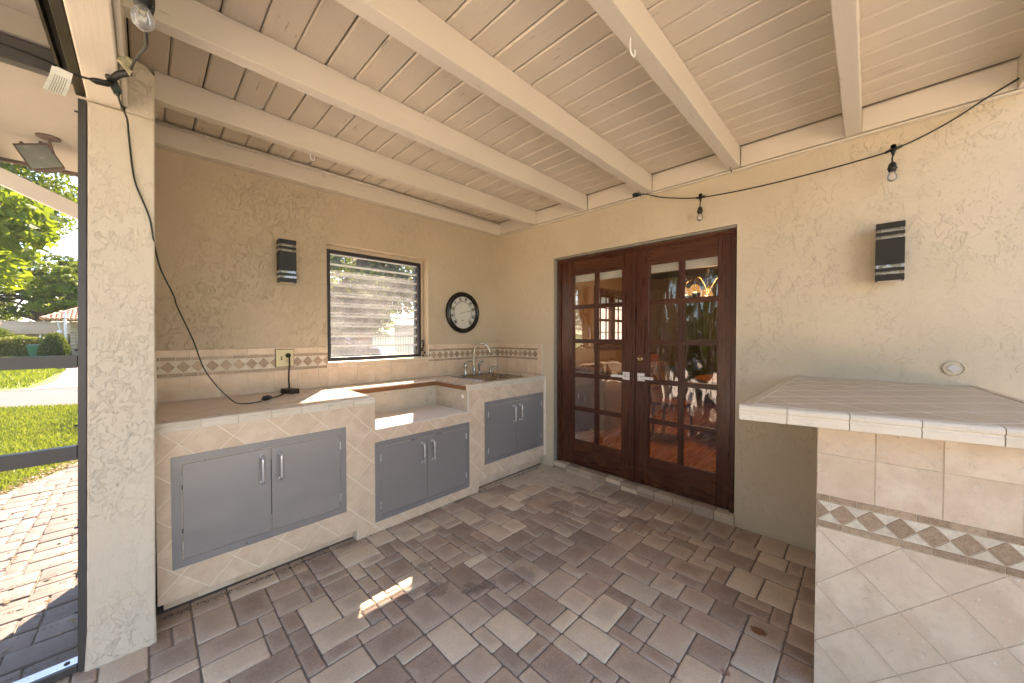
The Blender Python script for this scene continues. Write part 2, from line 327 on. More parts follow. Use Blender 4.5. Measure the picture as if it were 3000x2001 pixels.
M['shade'] = emis('lit_amber_shade', (1.0, 0.52, 0.14), 0.085); M['lit'] = emis('lit_bulb', (1.0, 0.80, 0.45), 0.6)
def mesh_screen():
    m, nt, out = newmat('insect_screen'); g = N(nt)
    t = g.n('ShaderNodeBsdfTransparent'); d = g.n('ShaderNodeBsdfDiffuse'); d.inputs[0].default_value = (0.30, 0.29, 0.28, 1)
    s = g.n('ShaderNodeMixShader'); s.inputs[0].default_value = 0.13; g.l(t.outputs[0], s.inputs[1]); g.l(d.outputs[0], s.inputs[2]); g.l(s.outputs[0], out.inputs[0]); return m
M['screen'] = mesh_screen()

# ================================================================== object helpers
def tag(o, label=None, cat=None, group=None, kind=None):
    if label: o['label'] = label
    if cat: o['category'] = cat
    if group: o['group'] = group
    if kind: o['kind'] = kind
    return o
def thing(name, label, cat, loc=(0, 0, 0), group=None):
    o = bpy.data.objects.new(name, None); COL.objects.link(o); o.location = loc; o.empty_display_size = 0.1
    return tag(o, label, cat, group)
def wloc(o):
    v = Vector((0, 0, 0))
    while o is not None: v = v + o.location; o = o.parent
    return v
class MB:
    def __init__(s): s.v = []; s.f = []
    def add(s, vs, fs):
        n = len(s.v); s.v += [tuple(a) for a in vs]; s.f += [tuple(n + i for i in f) for f in fs]; return s
    def box(s, x0, x1, y0, y1, z0, z1):
        return s.add([(x0, y0, z0), (x1, y0, z0), (x1, y1, z0), (x0, y1, z0), (x0, y0, z1), (x1, y0, z1), (x1, y1, z1), (x0, y1, z1)],
                     [(0, 3, 2, 1), (4, 5, 6, 7), (0, 1, 5, 4), (1, 2, 6, 5), (2, 3, 7, 6), (3, 0, 4, 7)])
    def prism(s, poly, vec):
        n = len(poly); a = [Vector(p) for p in poly]; b = [p + Vector(vec) for p in a]
        return s.add(a + b, [tuple(range(n))[::-1], tuple(range(n, 2 * n))] + [(i, (i + 1) % n, n + (i + 1) % n, n + i) for i in range(n)])
    def tube(s, pts, r, n=8, cap=True):
        pts = [Vector(p) for p in pts]; rs = r if isinstance(r, (list, tuple)) else [r] * len(pts)
        rings = []; prev = None
        for i, p in enumerate(pts):
            t = (pts[min(i + 1, len(pts) - 1)] - pts[max(i - 1, 0)]).normalized()
            if prev is None: a = t.orthogonal().normalized()
            else: a = (prev - t * prev.dot(t)); a = a.normalized() if a.length > 1e-6 else t.orthogonal().normalized()
            prev = a; b = t.cross(a)
            rings.append([p + (a * math.cos(2 * math.pi * k / n) + b * math.sin(2 * math.pi * k / n)) * rs[i] for k in range(n)])
        vs = [v for rg in rings for v in rg]; fs = []
        for i in range(len(rings) - 1):
            for k in range(n): fs.append((i * n + k, i * n + (k + 1) % n, (i + 1) * n + (k + 1) % n, (i + 1) * n + k))
        if cap: fs += [tuple(range(n))[::-1], tuple(range((len(rings) - 1) * n, len(rings) * n))]
        return s.add(vs, fs)
    def lathe(s, prof, c, axis=(0, 0, 1), n=24):
        """prof: list of (radius, height along axis)"""
        ax = Vector(axis).normalized(); a = ax.orthogonal().normalized(); b = ax.cross(a); c = Vector(c)
        vs = []; fs = []
        for r, h in prof:
            for k in range(n): vs.append(c + ax * h + (a * math.cos(2 * math.pi * k / n) + b * math.sin(2 * math.pi * k / n)) * max(r, 1e-5))
        for i in range(len(prof) - 1):
            for k in range(n): fs.append((i * n + k, i * n + (k + 1) % n, (i + 1) * n + (k + 1) % n, (i + 1) * n + k))
        fs += [tuple(range(n))[::-1], tuple(range((len(prof) - 1) * n, len(prof) * n))]
        return s.add(vs, fs)
    def build(s, name, mat, parent=None, smooth=False, bevel=0.0, seg=2):
        off = wloc(parent) if parent else Vector((0, 0, 0))
        me = bpy.data.meshes.new(name); me.from_pydata([(v[0] - off.x, v[1] - off.y, v[2] - off.z) for v in s.v], [], s.f)
        me.materials.append(mat); bm = bmesh.new(); bm.from_mesh(me); bmesh.ops.recalc_face_normals(bm, faces=bm.faces); bm.to_mesh(me); bm.free()
        if smooth: me.shade_smooth()
        o = bpy.data.objects.new(name, me); COL.objects.link(o); o.parent = parent
        if bevel:
            md = o.modifiers.new('bevel', 'BEVEL'); md.width = bevel; md.segments = seg; md.limit_method = 'ANGLE'; md.angle_limit = R(35)
        return o
def Bx(name, mat, parent, *b, bevel=0.0): return MB().box(*b).build(name, mat, parent, bevel=bevel)
def struct(o): o['kind'] = 'structure'; return o
def smooth_path(pts, n=6):
    P = [Vector(p) for p in pts]; out = []
    for i in range(len(P) - 1):
        p0 = P[max(i - 1, 0)]; p1 = P[i]; p2 = P[i + 1]; p3 = P[min(i + 2, len(P) - 1)]
        for k in range(n):
            t = k / n; out.append(0.5 * ((2 * p1) + (-p0 + p2) * t + (2 * p0 - 5 * p1 + 4 * p2 - p3) * t * t + (-p0 + 3 * p1 - 3 * p2 + p3) * t ** 3))
    out.append(P[-1]); return out
def copy_of(o, loc, parent=None):
    c = o.copy(); COL.objects.link(c); c.location = loc; c.parent = parent; return c

# ------------------------------------------------------------------ plane constants (metres)
WB = 2.995; WA = 3.20; CF = 2.44; DX = 3.045

# ================================================================== SETTING: walls
# window wall (with its opening) -----------------------------------
m = MB(); T = 0.24
m.box(-0.10, 1.062, WA, WA + T, 0, 2.75).box(2.030, WB + 0.3, WA, WA + T, 0, 2.75).box(1.062, 2.030, WA, WA + T, 0, 1.150).box(1.062, 2.030, WA, WA + T, 2.160, 2.75)
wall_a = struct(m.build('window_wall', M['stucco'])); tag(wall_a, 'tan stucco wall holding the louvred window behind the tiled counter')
# door wall ---------------------------------------------------------
m = MB(); T2 = 0.17
m.box(WB, WB + T2, 2.340, WA, -0.05, 2.75).box(WB, WB + T2, -2.4, 0.677, -0.05, 2.75).box(WB, WB + T2, 0.677, 2.340, 2.187, 2.75)
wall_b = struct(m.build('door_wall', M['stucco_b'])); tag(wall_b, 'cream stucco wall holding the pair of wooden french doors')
m = MB()
m.box(WB + 0.004, WB + 0.052, 2.316, 2.3385, 0.0, 2.166).box(WB + 0.004, WB + 0.052, 0.6785, 2.3385, 2.166, 2.1855)
m.build('render_reveal', M['mortar'], wall_b, bevel=0.004)
# wing wall / column at the left end of the counter -----------------
def xl(z): return -0.190 + z * 0.0155
def xr(z): return 0.014 + z * 0.012
v = []
lv = [(-0.02, 0.020, -0.012), (0.03, 0.016, -0.010), (0.16, 0.0, 0.0), (1.2, 0, 0), (2.353, 0, 0)]
m = MB(); rings = []
for z, fl, fy in lv: rings.append([(xl(z) - fl * 0.3, 2.290 + fy, z), (xr(z) + fl * 0.2, 2.290 + fy, z), (xr(z) + fl * 0.2, WA - 0.002, z), (xl(z) - fl * 0.3, WA - 0.002, z)])
vs = [p for r_ in rings for p in r_]; fs = [(0, 1, 2, 3), tuple(4 * (len(rings) - 1) + k for k in range(4))]
for i in range(len(rings) - 1):
    for k in range(4): fs.append((4 * i + k, 4 * i + (k + 1) % 4, 4 * i + 4 + (k + 1) % 4, 4 * i + 4 + k))
m.add(vs, fs)
col_t = thing('stucco_column', 'white stucco column with rough trowel marks between the screen and the tiled counter', 'column', (-0.09, 2.4, 0))
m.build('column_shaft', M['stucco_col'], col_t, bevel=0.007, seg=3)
m = MB(); m.prism([(-0.048, 2.292, 2.3535), (0.043, 2.292, 2.3535), (0.045, 2.292, 2.55), (0.020, 2.292, 2.585), (-0.048, 2.292, 2.60)], (0, 0.22, 0))
m.box(-0.048, 0.041, 2.515, WA - 0.002, 2.3535, 2.568)
m.build('column_cap', M['stucco_col'], col_t, bevel=0.008, seg=3)

# ================================================================== patio floor
floor = struct(MB().box(-0.35, WB - 0.002, -2.2, WA, -0.10, -0.0062).build('patio_floor', M['sand'])); tag(floor, 'patio floor of mixed-size tumbled concrete pavers')
U = 0.075
def paver_mesh(name, w, d, mat, th=0.055, var=0):
    rr_ = random.Random(int(w * 1000) * 31 + int(d * 1000) * 7 + var * 101)
    g = 0.0028; x = w / 2 - g; y = d / 2 - g; base = []
    for (ax, ay, bx, by) in ((-x, -y, x, -y), (x, -y, x, y), (x, y, -x, y), (-x, y, -x, -y)):
        L = math.hypot(bx - ax, by - ay); c = 0.004 + rr_.uniform(0, 0.004)
        ts = [c / L] + [k / 4 for k in (1, 2, 3) if c / L + .04 < k / 4 < 1 - c / L - .04] + [1 - c / L]
        for t_ in ts:
            j = rr_.uniform(-0.0014, 0.0012); nx, ny = (by - ay) / L, -(bx - ax) / L
            base.append((ax + (bx - ax) * t_ + nx * j, ay + (by - ay) * t_ + ny * j))
    n = len(base); vs = []
    for ins, z in ((0.0, -th), (0.0, -0.0048), (0.0022, -0.0013), (0.0062, 0.0)):
        for (px, py) in base:
            k = rr_.uniform(0.8, 1.25) if ins else 0; vs.append((px * (1 - ins * k / x), py * (1 - ins * k / y), z))
    fs = [tuple(range(3 * n, 4 * n))]
    for i in range(3):
        for k in range(n): fs.append((n * i + k, n * i + (k + 1) % n, n * i + n + (k + 1) % n, n * i + n + k))
    me = bpy.data.meshes.new(name); me.from_pydata(vs, [], fs); me.materials.append(mat); me.shade_smooth(); me.update(); return me
PM = {}
def pmesh(w, d, mat):
    v_ = random.randrange(4); k = (round(w, 4), round(d, 4), mat, v_)
    if k not in PM: PM[k] = paver_mesh('paver', w, d, M[mat], var=v_)
    return PM[k]
def lay(root, cells, mat, limit=300, zamp=0.0016):
    """cells: list of (cx, cy, w, d); nearest to the camera as single pavers, the rest joined"""
    cells.sort(key=lambda c: c[0] * 0.712 + c[1] * 0.70 if (c[0] * 0.712 + c[1] * 0.70) > 1.15 else 90)
    one = cells[:limit]; rest = cells[limit:]
    for cx, cy, w, d in one:
        o = bpy.data.objects.new('paver', pmesh(w, d, mat)); COL.objects.link(o); o.parent = root
        o.location = (cx, cy, random.uniform(-zamp, zamp) * 1.3); o.rotation_euler = (random.gauss(0, 0.007), random.gauss(0, 0.007), random.gauss(0, 0.009)); o.scale = (random.uniform(0.985, 1.004), random.uniform(0.985, 1.004), 1)
    if rest:
        mb = MB()
        for cx, cy, w, d in rest:
            me = pmesh(w, d, mat); z = random.uniform(-zamp, zamp)
            mb.add([(v.co.x + cx, v.co.y + cy, v.co.z + z) for v in me.vertices], [tuple(p.vertices) for p in me.polygons])
        o = mb.build('outlying_pavers', M[mat], root); o['kind'] = 'stuff'
def pack(x0, x1, y0, y1, prefs):
    nx = int(round((x1 - x0) / U)); ny = int(round((y1 - y0) / U)); occ = [[False] * ny for _ in range(nx)]; cells = []
    for j in range(ny):
        for i in range(nx):
            if occ[i][j]: continue
            ok = []
            for (a, b), w in prefs:
                if i + a <= nx and j + b <= ny and all(not occ[i + p][j + q] for p in range(a) for q in range(b)): ok.append(((a, b), w))
            a, b = random.choices([o[0] for o in ok], [o[1] for o in ok])[0]
            for p in range(a):
                for q in range(b): occ[i + p][j + q] = True
            cells.append((x0 + (i + a / 2) * U, y0 + (j + b / 2) * U, a * U, b * U))
    return cells
PREF = [((3, 2), 3.4), ((2, 3), 3.6), ((2, 2), 5.2), ((2, 1), 3.0), ((1, 2), 3.0), ((3, 1), 0.05), ((1, 1), 0.001)]
cells = pack(-0.307, 2.768, 0.25, 2.50, PREF) + pack(-0.307, 1.793, -0.416, 0.134, PREF)
cells = [c for c in cells if not (c[0] < 0.02 and c[1] > 2.37)]
y = 2.49
while y > -2.2:                                   # soldier course along the door wall
    cells.append((2.880, y - 0.076, 0.222, 0.152)); y -= 0.1525
x = 2.768
while x > -0.3:                                   # course beyond the straight joint beside the bar
    w = random.choice([0.15, 0.15, 0.225, 0.075]); cells.append((x - w / 2, 0.25 - 0.058, w, 0.116)); x -= w
lay(floor, cells, 'paver')

# ================================================================== outside ground
def sheet(name, poly, z, mat): 
    me = bpy.data.meshes.new(name); me.from_pydata([(a, b, z) for a, b in poly], [], [tuple(range(len(poly)))]); me.materials.append(M[mat])
    o = bpy.data.objects.new(name, me); COL.objects.link(o); return struct(o)
S = 260
g0 = sheet('ground', [(-S, -S), (S, -S), (S, S), (-S, S)], -0.075, 'grass_base'); tag(g0, 'green lawn reaching away past the road')
rd = sheet('road', [(-120, 12.9), (-2.05, 12.02), (-0.95, 11.40), (60, 7.6), (60, 12.5), (1.0, 15.4), (-2.16, 16.35), (-2.7, 15.95), (-120, 19)], -0.066, 'asphalt'); tag(rd, 'grey asphalt lane crossing behind the lawn')
dv = sheet('driveway', [(-2.72, 15.96), (-2.16, 16.36), (-2.0, 18.0), (-2.35, 23.6), (-3.3, 31), (2.5, 31), (3.0, 14.6), (1.0, 15.2)], -0.058, 'concrete'); tag(dv, 'pale concrete driveway curving toward the stone house')
path = struct(MB().box(-6.0, -0.36, -3.0, 5.0, -0.12, -0.014).build('garden_path', M['sand'])); tag(path, 'sunlit paver path outside the screen')
path2 = MB(); path2.prism([(-6.0, 5.0, -0.12), (3.2, 5.0, -0.12), (3.2, 9.8, -0.12), (-0.5, 6.20, -0.12), (-0.93, 5.40, -0.12), (-6, 5.0, -0.12)], (0, 0, 0.106)); 
path2.box(-0.358, 3.2, WA + 0.25, 4.999, -0.12, -0.014)
path2.build('path_bed', M['sand'], path)
cells = pack(-1.5, -0.225, 2.35, 5.05, [((3, 2), 8), ((2, 2), 2), ((3, 1), 0.2), ((2, 1), 0.4), ((1, 2), 0.6), ((1, 1), 0.002)])
cells = [c for c in cells if c[0] + c[2] / 2 < -0.21 or c[1] > 3.55]
c2 = pack(-1.05, 0.45, 5.05, 6.85, [((3, 2), 8), ((2, 2), 2), ((3, 1), 0.2), ((2, 1), 0.4), ((1, 2), 0.6), ((1, 1), 0.002)])
cells += [c for c in c2 if c[1] < 5.30 + (c[0] + 0.93) * 1.95]
for c in range(len(cells)):
    pass
lay(path, cells, 'paver_out', 300, 0.003)
# pale deck out of view, added to bounce sunlight into the porch, one sheet
dk = sheet('bounce_deck', [(-9, -13), (8, -13), (8, -2.25), (-0.36, -2.25), (-0.36, -3.0), (-1.62, -3.0), (-1.62, 6.5), (-9, 6.5)], -0.010, 'deck'); tag(dk, 'cream deck added round the patio to bounce sunlight, mirrored in the door glass')

# grass blades ------------------------------------------------------
def quads(name, P, A, B, mat, parent=None, kind=None):
    """rhombic leaf faces: centre P, half axes A (length) and B (width)"""
    n = len(P); V = np.empty((n, 4, 3), np.float32); V[:, 0] = P - A; V[:, 1] = P + B; V[:, 2] = P + A; V[:, 3] = P - B
    me = bpy.data.meshes.new(name); me.vertices.add(4 * n); me.vertices.foreach_set('co', V.ravel())
    me.loops.add(4 * n); me.loops.foreach_set('vertex_index', np.arange(4 * n, dtype=np.int32))
    me.polygons.add(n); me.polygons.foreach_set('loop_start', np.arange(0, 4 * n, 4, dtype=np.int32)); me.polygons.foreach_set('loop_total', np.full(n, 4, np.int32))
    me.update(calc_edges=True); me.materials.append(mat)
    o = bpy.data.objects.new(name, me); COL.objects.link(o); o.parent = parent
    if parent is not None: o.location = -wloc(parent) 
    if kind: o['kind'] = kind
    return o
def blades(n, x0, x1, y0, y1, h, cond, name, label):
    x = RNG.uniform(x0, x1, n); y = RNG.uniform(y0, y1, n); k = cond(x, y); x = x[k]; y = y[k]; n = len(x)
    hh = h * RNG.uniform(0.5, 1.3, n); lean = RNG.normal(0, 0.35, (n, 2))
    A = np.stack([lean[:, 0] * hh, lean[:, 1] * hh, hh], 1) * 0.5; ang = RNG.uniform(0, 6.28, n); w = h * 0.11
    B = np.stack([np.cos(ang) * w, np.sin(ang) * w, np.zeros(n)], 1); P = np.stack([x, y, -0.075 + hh * 0.5], 1)
    o = quads(name, P, A, B, M['grass'], None, 'stuff'); tag(o, label, 'grass'); return o
blades(60000, -2.6, 0.6, 5.0, 12.2, 0.085, lambda x, y: (y > 5.42 + (x + 0.93) * 1.95) & (y < 11.9 - (x + 1.8) * 0.6) & (x < -0.01 * y), 'lawn_grass', 'short sunlit grass between the paver path and the asphalt lane')
blades(26000, -7.0, -1.8, 16.3, 38, 0.16, lambda x, y: (y > 16.6) & (x < -2.3 - np.maximum(0, y - 23.4) * 0.13) & (x > -0.21 * y), 'far_grass', 'bright grass beyond the lane in front of the hedge')
n = 700                                             # fallen leaves on the path and its edge
t = RNG.uniform(0, 1, n); ex = -0.98 + 0.7 * t + RNG.normal(0, 0.05, n); ey = 5.36 + 1.35 * t + RNG.normal(0, 0.06, n)
sx = RNG.uniform(-1.2, -0.25, n); sy = RNG.uniform(2.4, 5.6, n); use = RNG.uniform(0, 1, n) < 0.22
px_ = np.where(use, sx, ex); py_ = np.where(use, sy, ey); a = RNG.uniform(0, 6.28, n); L = RNG.uniform(0.008, 0.022, n)
A = np.stack([np.cos(a) * L, np.sin(a) * L, RNG.normal(0, .003, n)], 1); B = np.stack([-np.sin(a) * L * .5, np.cos(a) * L * .5, RNG.normal(0, .002, n)], 1)
M['dead'] = leaf_mat('dead_leaf', (0.15, 0.075, 0.03), (0.22, 0.13, 0.05), (0.30, 0.22, 0.08), 0.2)
tag(quads('fallen_leaves', np.stack([px_, py_, np.full(n, 0.006)], 1), A, B, M['dead'], None, 'stuff'), 'brown fallen leaves scattered on the path and along the lawn edge', 'leaves')
M['grit'] = simple('brown_grit', (0.10, 0.065, 0.045), 0.95, 0, 0.5, 80)
def grit(n, fx, fy, label, name='joint_debris'):
    x = fx(n); y = fy(n, x); a = RNG.uniform(0, 6.28, n); L = RNG.uniform(0.0015, 0.0055, n)
    A = np.stack([np.cos(a) * L, np.sin(a) * L, RNG.normal(0, .001, n)], 1); B = np.stack([-np.sin(a) * L * .6, np.cos(a) * L * .6, RNG.normal(0, .001, n)], 1)
    tag(quads(name, np.stack([x, y, np.full(n, 0.0035)], 1), A, B, M['grit'], None, 'stuff'), label, 'debris')
grit(1500, lambda n: RNG.uniform(0.04, 2.9, n), lambda n, x: 2.452 - np.abs(RNG.normal(0, 0.018, n)), 'dirt and grit gathered along the foot of the tiled counter')
grit(900, lambda n: RNG.uniform(-0.6, -0.2, n), lambda n, x: 2.9 + 0.15 * np.round(RNG.uniform(-4, 6, n)) + RNG.normal(0, 0.008, n), 'dark leaf litter caught in the joints of the outside path', 'path_litter')

# ================================================================== ceiling
CZ = 2.712
ceil = struct(MB().box(-0.156, WB + 0.17, -0.8, WA + 0.24, CZ + 0.024, CZ + 0.12).build('ceiling', M['caulk'])); tag(ceil, 'porch ceiling of painted tongue and groove planks')
PW = 0.1355
pm = MB(); y0, y1 = -0.78, WA - 0.06; c = 0.0065; w = PW / 2 - 0.0024
pm.prism([(-w, y0, 0.022), (-w, y0, c), (-w + c * 1.1, y0, 0), (w - c * 1.1, y0, 0), (w, y0, c), (w, y0, 0.022)], (0, y1 - y0, 0))
plank0 = None
for i in range(23):
    cx = 2.944 - PW / 2 - i * PW
    if i == 0:
        plank0 = pm.build('plank', M['plank'], ceil); plank0.location = (cx, 0, CZ)
    else: copy_of(plank0, (cx + random.uniform(-.0012, .0012), 0, CZ + random.uniform(-0.002, 0.0015)), ceil)
# ceiling beams
BZ = 2.568
beam_def = [(3.118, WA - 0.001, 'painted beam fixed along the window wall, the one carrying the conduit pipe', 'painted beam on the wall'),
            (2.548, 2.612, 'painted ceiling beam nearest the window wall, with a small white hook', ''),
            (1.905, 1.975, 'painted ceiling beam second out from the window wall', ''),
            (1.283, 1.353, 'painted ceiling beam third out from the window wall, notched along its top', ''),
            (0.652, 0.722, 'painted ceiling beam ending above the bar side of the doors, with a long white hook', ''),
            (0.040, 0.110, 'painted ceiling beam at upper right ending above the wall lamp', ''),
            (-0.575, -0.500, 'painted ceiling beam at the far right edge of the photo', '')]
for i, (a, b, lab, _) in enumerate(beam_def):
    t = thing('ceiling_beam', lab, 'beam', (1.5, a, BZ), 'painted ceiling beams')
    mb = MB(); nseg = 14; xs = [(-0.053 if a < 2.5 else 0.047) + (WB - 0.041 + (0.0 if i else 0.039) - (-0.053 if a < 2.5 else 0.047)) * k / nseg for k in range(nseg + 1)]
    vs = []; fs = []
    for k, x in enumerate(xs):
        j1, j2, j3 = (random.uniform(-0.0018, 0.0018) for _ in range(3))
        vs += [(x, a + j1, BZ + j3), (x, b + j2, BZ + j3), (x, b + j2, CZ - 0.0008), (x, a + j1, CZ - 0.0008)]
    for k in range(nseg):
        for q in range(4): fs.append((4 * k + q, 4 * k + (q + 1) % 4, 4 * k + 4 + (q + 1) % 4, 4 * k + 4 + q))
    fs += [(0, 1, 2, 3), tuple(4 * nseg + q for q in (3, 2, 1, 0))]
    mb.add(vs, fs); mb.build('beam_body', M['beam'], t, bevel=0.004)
# header boards between the beams on the door wall
hd = thing('header_board', 'cream painted header boards between the beam ends above the doors', 'header board', (WB, 1.0, BZ))
edges = [3.117, 2.613, 2.547, 1.976, 1.904, 1.354, 1.282, 0.723, 0.651, 0.111, 0.039, -0.499]
for k in range(0, 12, 2):
    Bx('board', M['beam_y'], hd, WB - 0.040, WB - 0.0015, edges[k + 1], edges[k], BZ + 0.006, CZ - 0.001, bevel=0.003)
Bx('ledger_strip', M['beam_y'], hd, WB - 0.036, WB - 0.0015, -0.57, 3.117, BZ - 0.011, BZ - 0.0005, bevel=0.002)
Bx('cove_strip', M['beam_y'], hd, WB - 0.030, WB - 0.002, -0.78, -0.58, BZ, CZ - 0.001)
# long ledger beam on the left
t = thing('ledger_beam', 'pale painted beam running overhead at left and resting on the stucco column', 'beam', (-0.1, 1.0, 2.355))
Bx('beam_body', M['beam_y'], t, -0.155, -0.0565, -0.78, 2.80, 2.3555, CZ - 0.001, bevel=0.006)
Bx('trim_board', M['beam_y'], t, -0.0560, -0.0385, -0.78, 2.2895, 2.372, 2.52, bevel=0.004)
# conduit along the wall beam
t = thing('conduit_pipe', 'thin cream conduit pipe clipped along the top of the wall beam', 'pipe', (1.5, 3.1, 2.69))
MB().tube([(0.05, 3.104, 2.690), (1.5, 3.104, 2.692), (2.951, 3.104, 2.694)], 0.0105, 10).build('pipe', M['beam'], t, smooth=True)
for x in (0.30, 1.02, 1.95, 2.80):
    m = MB(); m.tube([(x - 0.007, 3.104, 2.6915), (x + 0.007, 3.104, 2.6915)], 0.0135, 10).box(x - 0.006, x + 0.006, 3.108, 3.1175, 2.655, 2.682); m.build('pipe_clip', M['beam'], t)
# hooks
def hook(name, lab, x, y, z, s, mat):
    pts = [(x, y, z), (x, y, z - 0.030 * s), (x + 0.004 * s, y - 0.002, z - 0.042 * s), (x + 0.015 * s, y - 0.004, z - 0.046 * s), (x + 0.022 * s, y - 0.004, z - 0.036 * s), (x + 0.022 * s, y - 0.004, z - 0.022 * s)]
    o = MB().tube(smooth_path(pts, 4), 0.0028 * s ** 0.5, 8).build(name, M[mat], None, True); tag(o, lab, 'hook')
hook('ceiling_hook', 'small white hook under the beam nearest the window wall', 0.764, 2.577, 2.568, 1.0, 'white')
hook('ceiling_hook', 'long white hook hanging under the beam over the middle of the patio', 1.367, 0.685, 2.568, 1.4, 'white')
hook('ceiling_hook', 'tiny dark hook under the beam end near the door wall', 2.90, 0.700, 2.568, 0.7, 'black')
o = MB().tube(smooth_path([(-0.115, 1.20, 2.3560), (-0.115, 1.20, 2.338), (-0.112, 1.205, 2.333), (-0.104, 1.212, 2.333)], 4), 0.0022, 8).build('ceiling_hook', M['beam_y'], None, True); tag(o, 'small painted screw hook under the left ledger beam', 'hook')

# roof, eave, soffit -------------------------------------------------
roof = struct(MB().box(-1.25, 9.0, -0.8, 3.72, CZ + 0.125, CZ + 0.30).build('roof', M['roof_tile'])); tag(roof, 'clay tiled roof over the porch')
so = thing('eave_soffit', 'cream rendered soffit over the path outside the screen', 'soffit', (-1, 3.0, 2.46))
Bx('soffit_panel', M['soffit'], so, -1.25, -0.158, 2.36, 3.70, 2.455, 2.83)
Bx('eave_panel', M['soffit'], so, -0.158, 9.0, WA + 0.245, 3.70, 2.455, 2.83)
Bx('fascia', M['rust'], so, -1.25, 9.0, 3.701, 3.722, 2.435, 2.83)
m = MB().box(-0.665, -0.605, 2.40, 3.70, 2.375, 2.4545); m.build('soffit_joist', M['pale_paint'], so, bevel=0.003)
Bx('porch_ceiling_panel', M['soffit'], so, -1.25, -0.2130, -0.78, 2.2740, 2.60, 2.83)
Bx('frieze', M['soffit'], so, -1.25, -0.2130, 2.2745, 2.3595, 2.512, 2.83)
# diagonal brace
br = thing('diagonal_brace', 'pale weathered board slanting down across the trees under the eave', 'brace', (-0.4, 3.2, 2.2))
MB().prism([(-0.80, 3.20, 2.395), (-0.80, 3.20, 2.305), (-0.178, 3.20, 2.010), (-0.178, 3.20, 2.098)], (0, 0.035, 0)).build('brace_board', M['pale_paint'], br, bevel=0.003)

# screen enclosure ---------------------------------------------------
sc_ = thing('insect_screen', 'dark bronze aluminium screen frame with two rails left of the stucco column', 'screen', (-0.2, 2.32, 0))
m = MB(); m.prism([(-0.2145, 2.296, 0.0), (-0.1905, 2.296, 0.0), (-0.1570, 2.296, 2.3545), (-0.1800, 2.296, 2.3545)], (0, 0.045, 0)); m.build('post', M['bronze'], sc_, bevel=0.002)
def rail(name, z0, z1, mat='bronze', y0=2.299, y1=2.338, xr_=None):
    xe = -0.2145 + z0 * 0.0145 - 0.001
    return Bx(name, M[mat], sc_, -1.10, xe, y0, y1, z0, z1, bevel=0.002)
rail('rail', 1.259, 1.307); rail('rail', 0.880, 0.936)
Bx('rail_bracket', M['bronze'], sc_, -0.252, -0.198, 2.2955, 2.2985, 1.257, 1.309)
rail('sill', 0.0035, 0.033, 'bronze', 2.300, 2.318); Bx('sill_plate', M['satin'], sc_, -1.10, -0.2165, 2.3185, 2.366, 0.0035, 0.0315)
MB().lathe([(0.009, 0), (0.009, 0.003), (0.005, 0.006)], (-0.246, 2.342, 0.0316), (0, 0, 1), 8).build('bolt', M['hinge'], sc_)
MB().box(-1.10, -0.156, 2.290, 2.335, 2.417, 2.506).build('top_rail', M['bronze'], sc_, bevel=0.002)
for z in (0.60, 1.02, 1.33, 2.30, 0.25):
    x = -0.2145 + z * 0.0146; MB().tube([(x + 0.0003, 2.305, z), (x - 0.010, 2.305, z)], [0.005, 0.003], 8).build('screw', M['black'], sc_)
for (a, b) in ((0.036, 0.879), (0.937, 1.258), (1.308, 2.416)):
    me = bpy.data.meshes.new('screen_mesh'); xe = -0.21 + a * 0.014
    off = sc_.location; me.from_pydata([(x - off.x, 2.3185 - off.y, z) for x, z in ((-1.10, a), (-0.2135 + a * 0.0145, a), (-0.2135 + b * 0.0145, b), (-1.10, b))], [], [(0, 1, 2, 3)]); me.materials.append(M['screen'])
    o = bpy.data.objects.new('screen_mesh', me); COL.objects.link(o); o.parent = sc_
ch = thing('screen_channel', 'dark brown metal channel fixed beside the left ledger beam', 'channel', (-0.18, 0.5, 2.36))
MB().box(-0.2125, -0.1560, -0.78, 2.2890, 2.4040, 2.520).build('channel_web', M['bronze_dark'], ch)
MB().box(-0.2125, -0.2050, -0.78, 2.2890, 2.3590, 2.4035).build('lip', M['bronze_dark'], ch)
MB().box(-0.1850, -0.1575, -0.78, 2.2890, 2.3600, 2.4035).build('flange', M['bronze_dark'], ch, bevel=0.002)

# ================================================================== tiled counter
ct = thing('tiled_counter', 'cream tiled outdoor kitchen counter with a lowered empty grill bay along the window wall', 'counter', (1.5, 2.8, 0))
RA = [(0.024, 1.115, 0.070, 0.912), (0.998, 1.115, 0.0, 0.070), (1.115, 1.938, 0.0, 0.7255), (1.938, 2.955, 0.098, 0.912), (1.938, 2.056, 0.0, 0.098)]
m = MB()
B = CF + 0.0022
m.box(0.026, 1.113, B, WA - 0.002, 0.073, 0.9575).box(0.998, 1.113, B, WA - 0.002, 0.0, 0.073).box(1.113, 1.940, B, WA - 0.002, 0.0, 0.7235).box(1.940, WB - 0.002, B, WA - 0.002, 0.100, 0.770).box(1.940, 2.200, B, WA - 0.002, 0.770, 0.9575).box(2.752, WB - 0.002, B, WA - 0.002, 0.770, 0.9575).box(2.200, 2.752, B, 2.520, 0.770, 0.9575).box(2.200, 2.752, 3.064, WA - 0.002, 0.770, 0.9575).box(1.940, 2.054, B, WA - 0.002, 0.0, 0.100)
m.box(1.113, 1.940, 2.933, WA - 0.002, 0.7235, 0.9575)
m.box(0.046, 0.998, B + 0.075, B + 0.10, 0.0, 0.073).box(2.054, WB - 0.002, B + 0.075, B + 0.10, 0.0, 0.100)
m.build('counter_core', M['grout'], ct)
